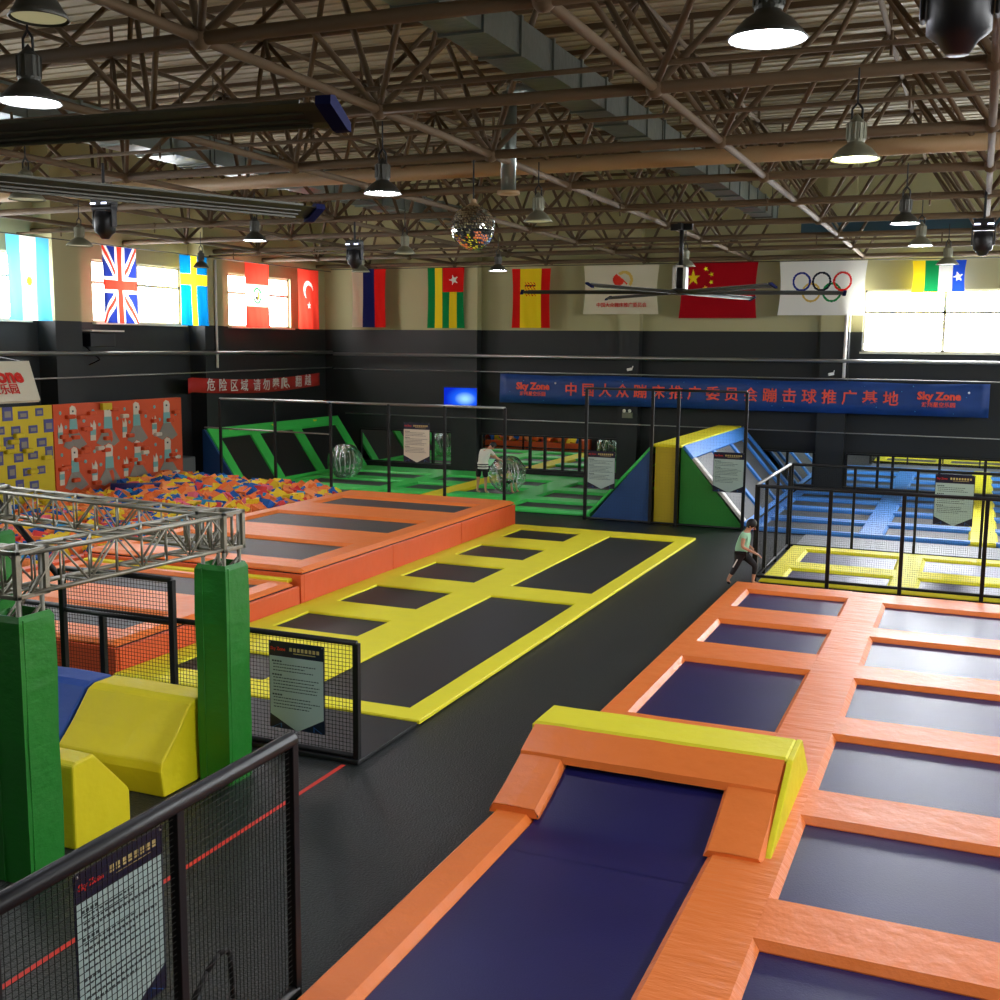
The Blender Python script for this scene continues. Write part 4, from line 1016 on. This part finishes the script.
kj = dict(pelvis=(-.04,0,.66),waist=(-.01,0,.80),chest=(.04,0,.98),neck=(.08,0,1.1),head=(.14,-.01,1.2),
  shL=(.05,.14,1.03),elL=(-.03,.2,.85),wrL=(.13,.2,.73),shR=(.04,-.14,1.03),elR=(.02,-.19,.8),wrR=(.25,-.16,.7),
  hipL=(0,.07,.62),knL=(.24,.08,.40),anL=(.2,.08,.08),toeL=(.33,.08,.035),hipR=(-.03,-.07,.62),knR=(-.12,-.08,.36),anR=(-.26,-.08,.10),toeR=(-.2,-.08,.035))
p1 = person('child in a mint T-shirt and dark leggings running beside the netting',(-4.0,21.68,0),kj,.98,'mint','legging',leg_cover=1.6,sleeve=.3)
MB().tube((-4.07,21.53,.54),(-4.15,21.53,.38),.012,6).build('white_stripe','letter_white',p1)
aj = dict(pelvis=(0,0,.86),waist=(.02,.03,1.0),chest=(.09,.1,1.22),neck=(.15,.16,1.35),head=(.24,.25,1.44),
  shL=(-.07,.16,1.3),elL=(.1,.4,1.12),wrL=(.28,.5,1.05),shR=(.26,.06,1.3),elR=(.4,.2,1.1),wrR=(.44,.38,1.02),
  hipL=(-.1,0,.82),knL=(-.12,.02,.45),anL=(-.13,-.02,.09),toeL=(-.1,.11,.04),hipR=(.1,0,.82),knR=(.12,.03,.45),anR=(.14,-.02,.09),toeR=(.17,.11,.04))
p2 = person('person in a white top with black hem stripes bending over a clear bubble ball',(-13.66,31.0,.13),aj,1.0,'tee_white','black_cloth',leg_cover=.92,sleeve=.4,face=Vector((.6,.8,-.3)),shoes=False,hem=.85)
def band(z0,z1,k,m_,name):
    el = [(.035+.178*k*math.cos(2*PI*i/24),.155*k*math.sin(2*PI*i/24)) for i in range(24)]
    MB().prism(el,lambda a,c_:(-13.66+a,31.0+c_,z0),lambda a,c_:(-13.66+a*.95,31.0+c_*.95,z1)).build(name,m_,p2,smooth=False)
band(.90,1.08,1,'tee_white','shirt_hem'); band(.95,.98,1.03,'black_cloth','hem_stripe'); band(1.02,1.05,1.015,'black_cloth','hem_stripe')
sj = dict(pelvis=(0,0,.3),waist=(-.03,-.02,.42),chest=(-.1,-.04,.62),neck=(-.16,-.06,.76),head=(-.22,-.08,.90),
  shL=(-.1,.12,.68),elL=(.1,.2,.6),wrL=(.2,.1,.5),shR=(-.12,-.2,.66),elR=(.05,-.26,.52),wrR=(.2,-.18,.48),
  hipL=(.02,.09,.28),knL=(.3,.12,.38),anL=(.38,.1,.08),toeL=(.46,.05,.05),hipR=(.02,-.09,.28),knR=(.28,-.16,.36),anR=(.34,-.2,.08),toeR=(.42,-.26,.05))
person('person in olive clothes crouching inside the clear bubble ball',(-13.12,31.5,.14),sj,.85,'olive_cloth','black_cloth',leg_cover=1.3,face=Vector((-.5,-.8,0)),shoes=False)
def bubble(c, r_, label):
    t = thing('bubble_ball',(c[0],c[1],c[2]-r_),label,'bubble ball','clear inflatable bubble balls on the green court')
    b = MB(); n = 48; m_ = 24; vs = []
    for j in range(m_+1):
        tt = .22+(PI-.44)*j/m_
        for i in range(n):
            a = 2*PI*i/n; q = r_*(1-.05*abs(math.sin(a*6))**3*math.sin(tt)-.02*math.sin(tt*9))
            vs.append((c[0]+q*math.sin(tt)*math.cos(a),c[1]+q*math.sin(tt)*math.sin(a),c[2]+q*math.cos(tt)))
    b.add(vs,[(j*n+i,(j+1)*n+i,(j+1)*n+(i+1)%n,j*n+(i+1)%n) for j in range(m_) for i in range(n)]); b.build('outer_skin','pvc',t,smooth=True)
    b = MB(); vs = []
    for j in range(13):
        tt = .4+(PI-.8)*j/12
        for i in range(24):
            a = 2*PI*i/24; vs.append((c[0]+r_*.5*math.sin(tt)*math.cos(a),c[1]+r_*.5*math.sin(tt)*math.sin(a),c[2]+r_*.95*math.cos(tt)))
    b.add(vs,[(j*24+i,(j+1)*24+i,(j+1)*24+(i+1)%24,j*24+(i+1)%24) for j in range(12) for i in range(24)]); b.build('inner_skin','pvc',t,smooth=True)
    b = MB()
    for i in range(12):
        a = 2*PI*i/12; b.path([(c[0]+rr_*math.cos(a),c[1]+rr_*math.sin(a),c[2]+zz) for rr_,zz in ((r_*.45,r_*.6),(r_*.62,r_*.1),(r_*.45,-r_*.6))],.006,5)
    b.build('tie_cords','letter_white',t)
bubble((-19.55,32.9,.66),.6,'clear bubble ball resting before the green slope at left')
bubble((-13.06,31.6,.70),.58,'clear bubble ball being held by the person in white')

# ------------------------------------------------------------------ camera, world
cam = bpy.data.cameras.new('camera'); co = bpy.data.objects.new('camera', cam); C.objects.link(co)
Rm = Matrix(((0.9210857860838816,-0.06212171486764594,0.3843720427088066),(0.38923206678511324,0.12163502087034789,-0.9130735566667448),(0.009968593703574946,0.9906289992927589,0.13621605228386305)))
co.matrix_world = Matrix.Translation((0,0,4.6)) @ Rm.to_4x4()
cam.sensor_width = 36; cam.lens = 36*1126/1000; cam.clip_start = .05; cam.clip_end = 200
S.camera = co
w = bpy.data.worlds.new('world'); S.world = w; w.use_nodes = True
w.node_tree.nodes['Background'].inputs[0].default_value = (.8,.9,1,1); w.node_tree.nodes['Background'].inputs[1].default_value = 1
S.view_settings.view_transform = 'Standard'; S.view_settings.look = 'None'; S.view_settings.gamma = 1; S.view_settings.use_curve_mapping = False
S.view_settings.exposure = 1.3
S.cycles.max_bounces = 6; S.cycles.diffuse_bounces = 3; S.cycles.glossy_bounces = 3; S.cycles.transparent_max_bounces = 10; S.cycles.sample_clamp_indirect = 6
S.cycles.use_denoising = True
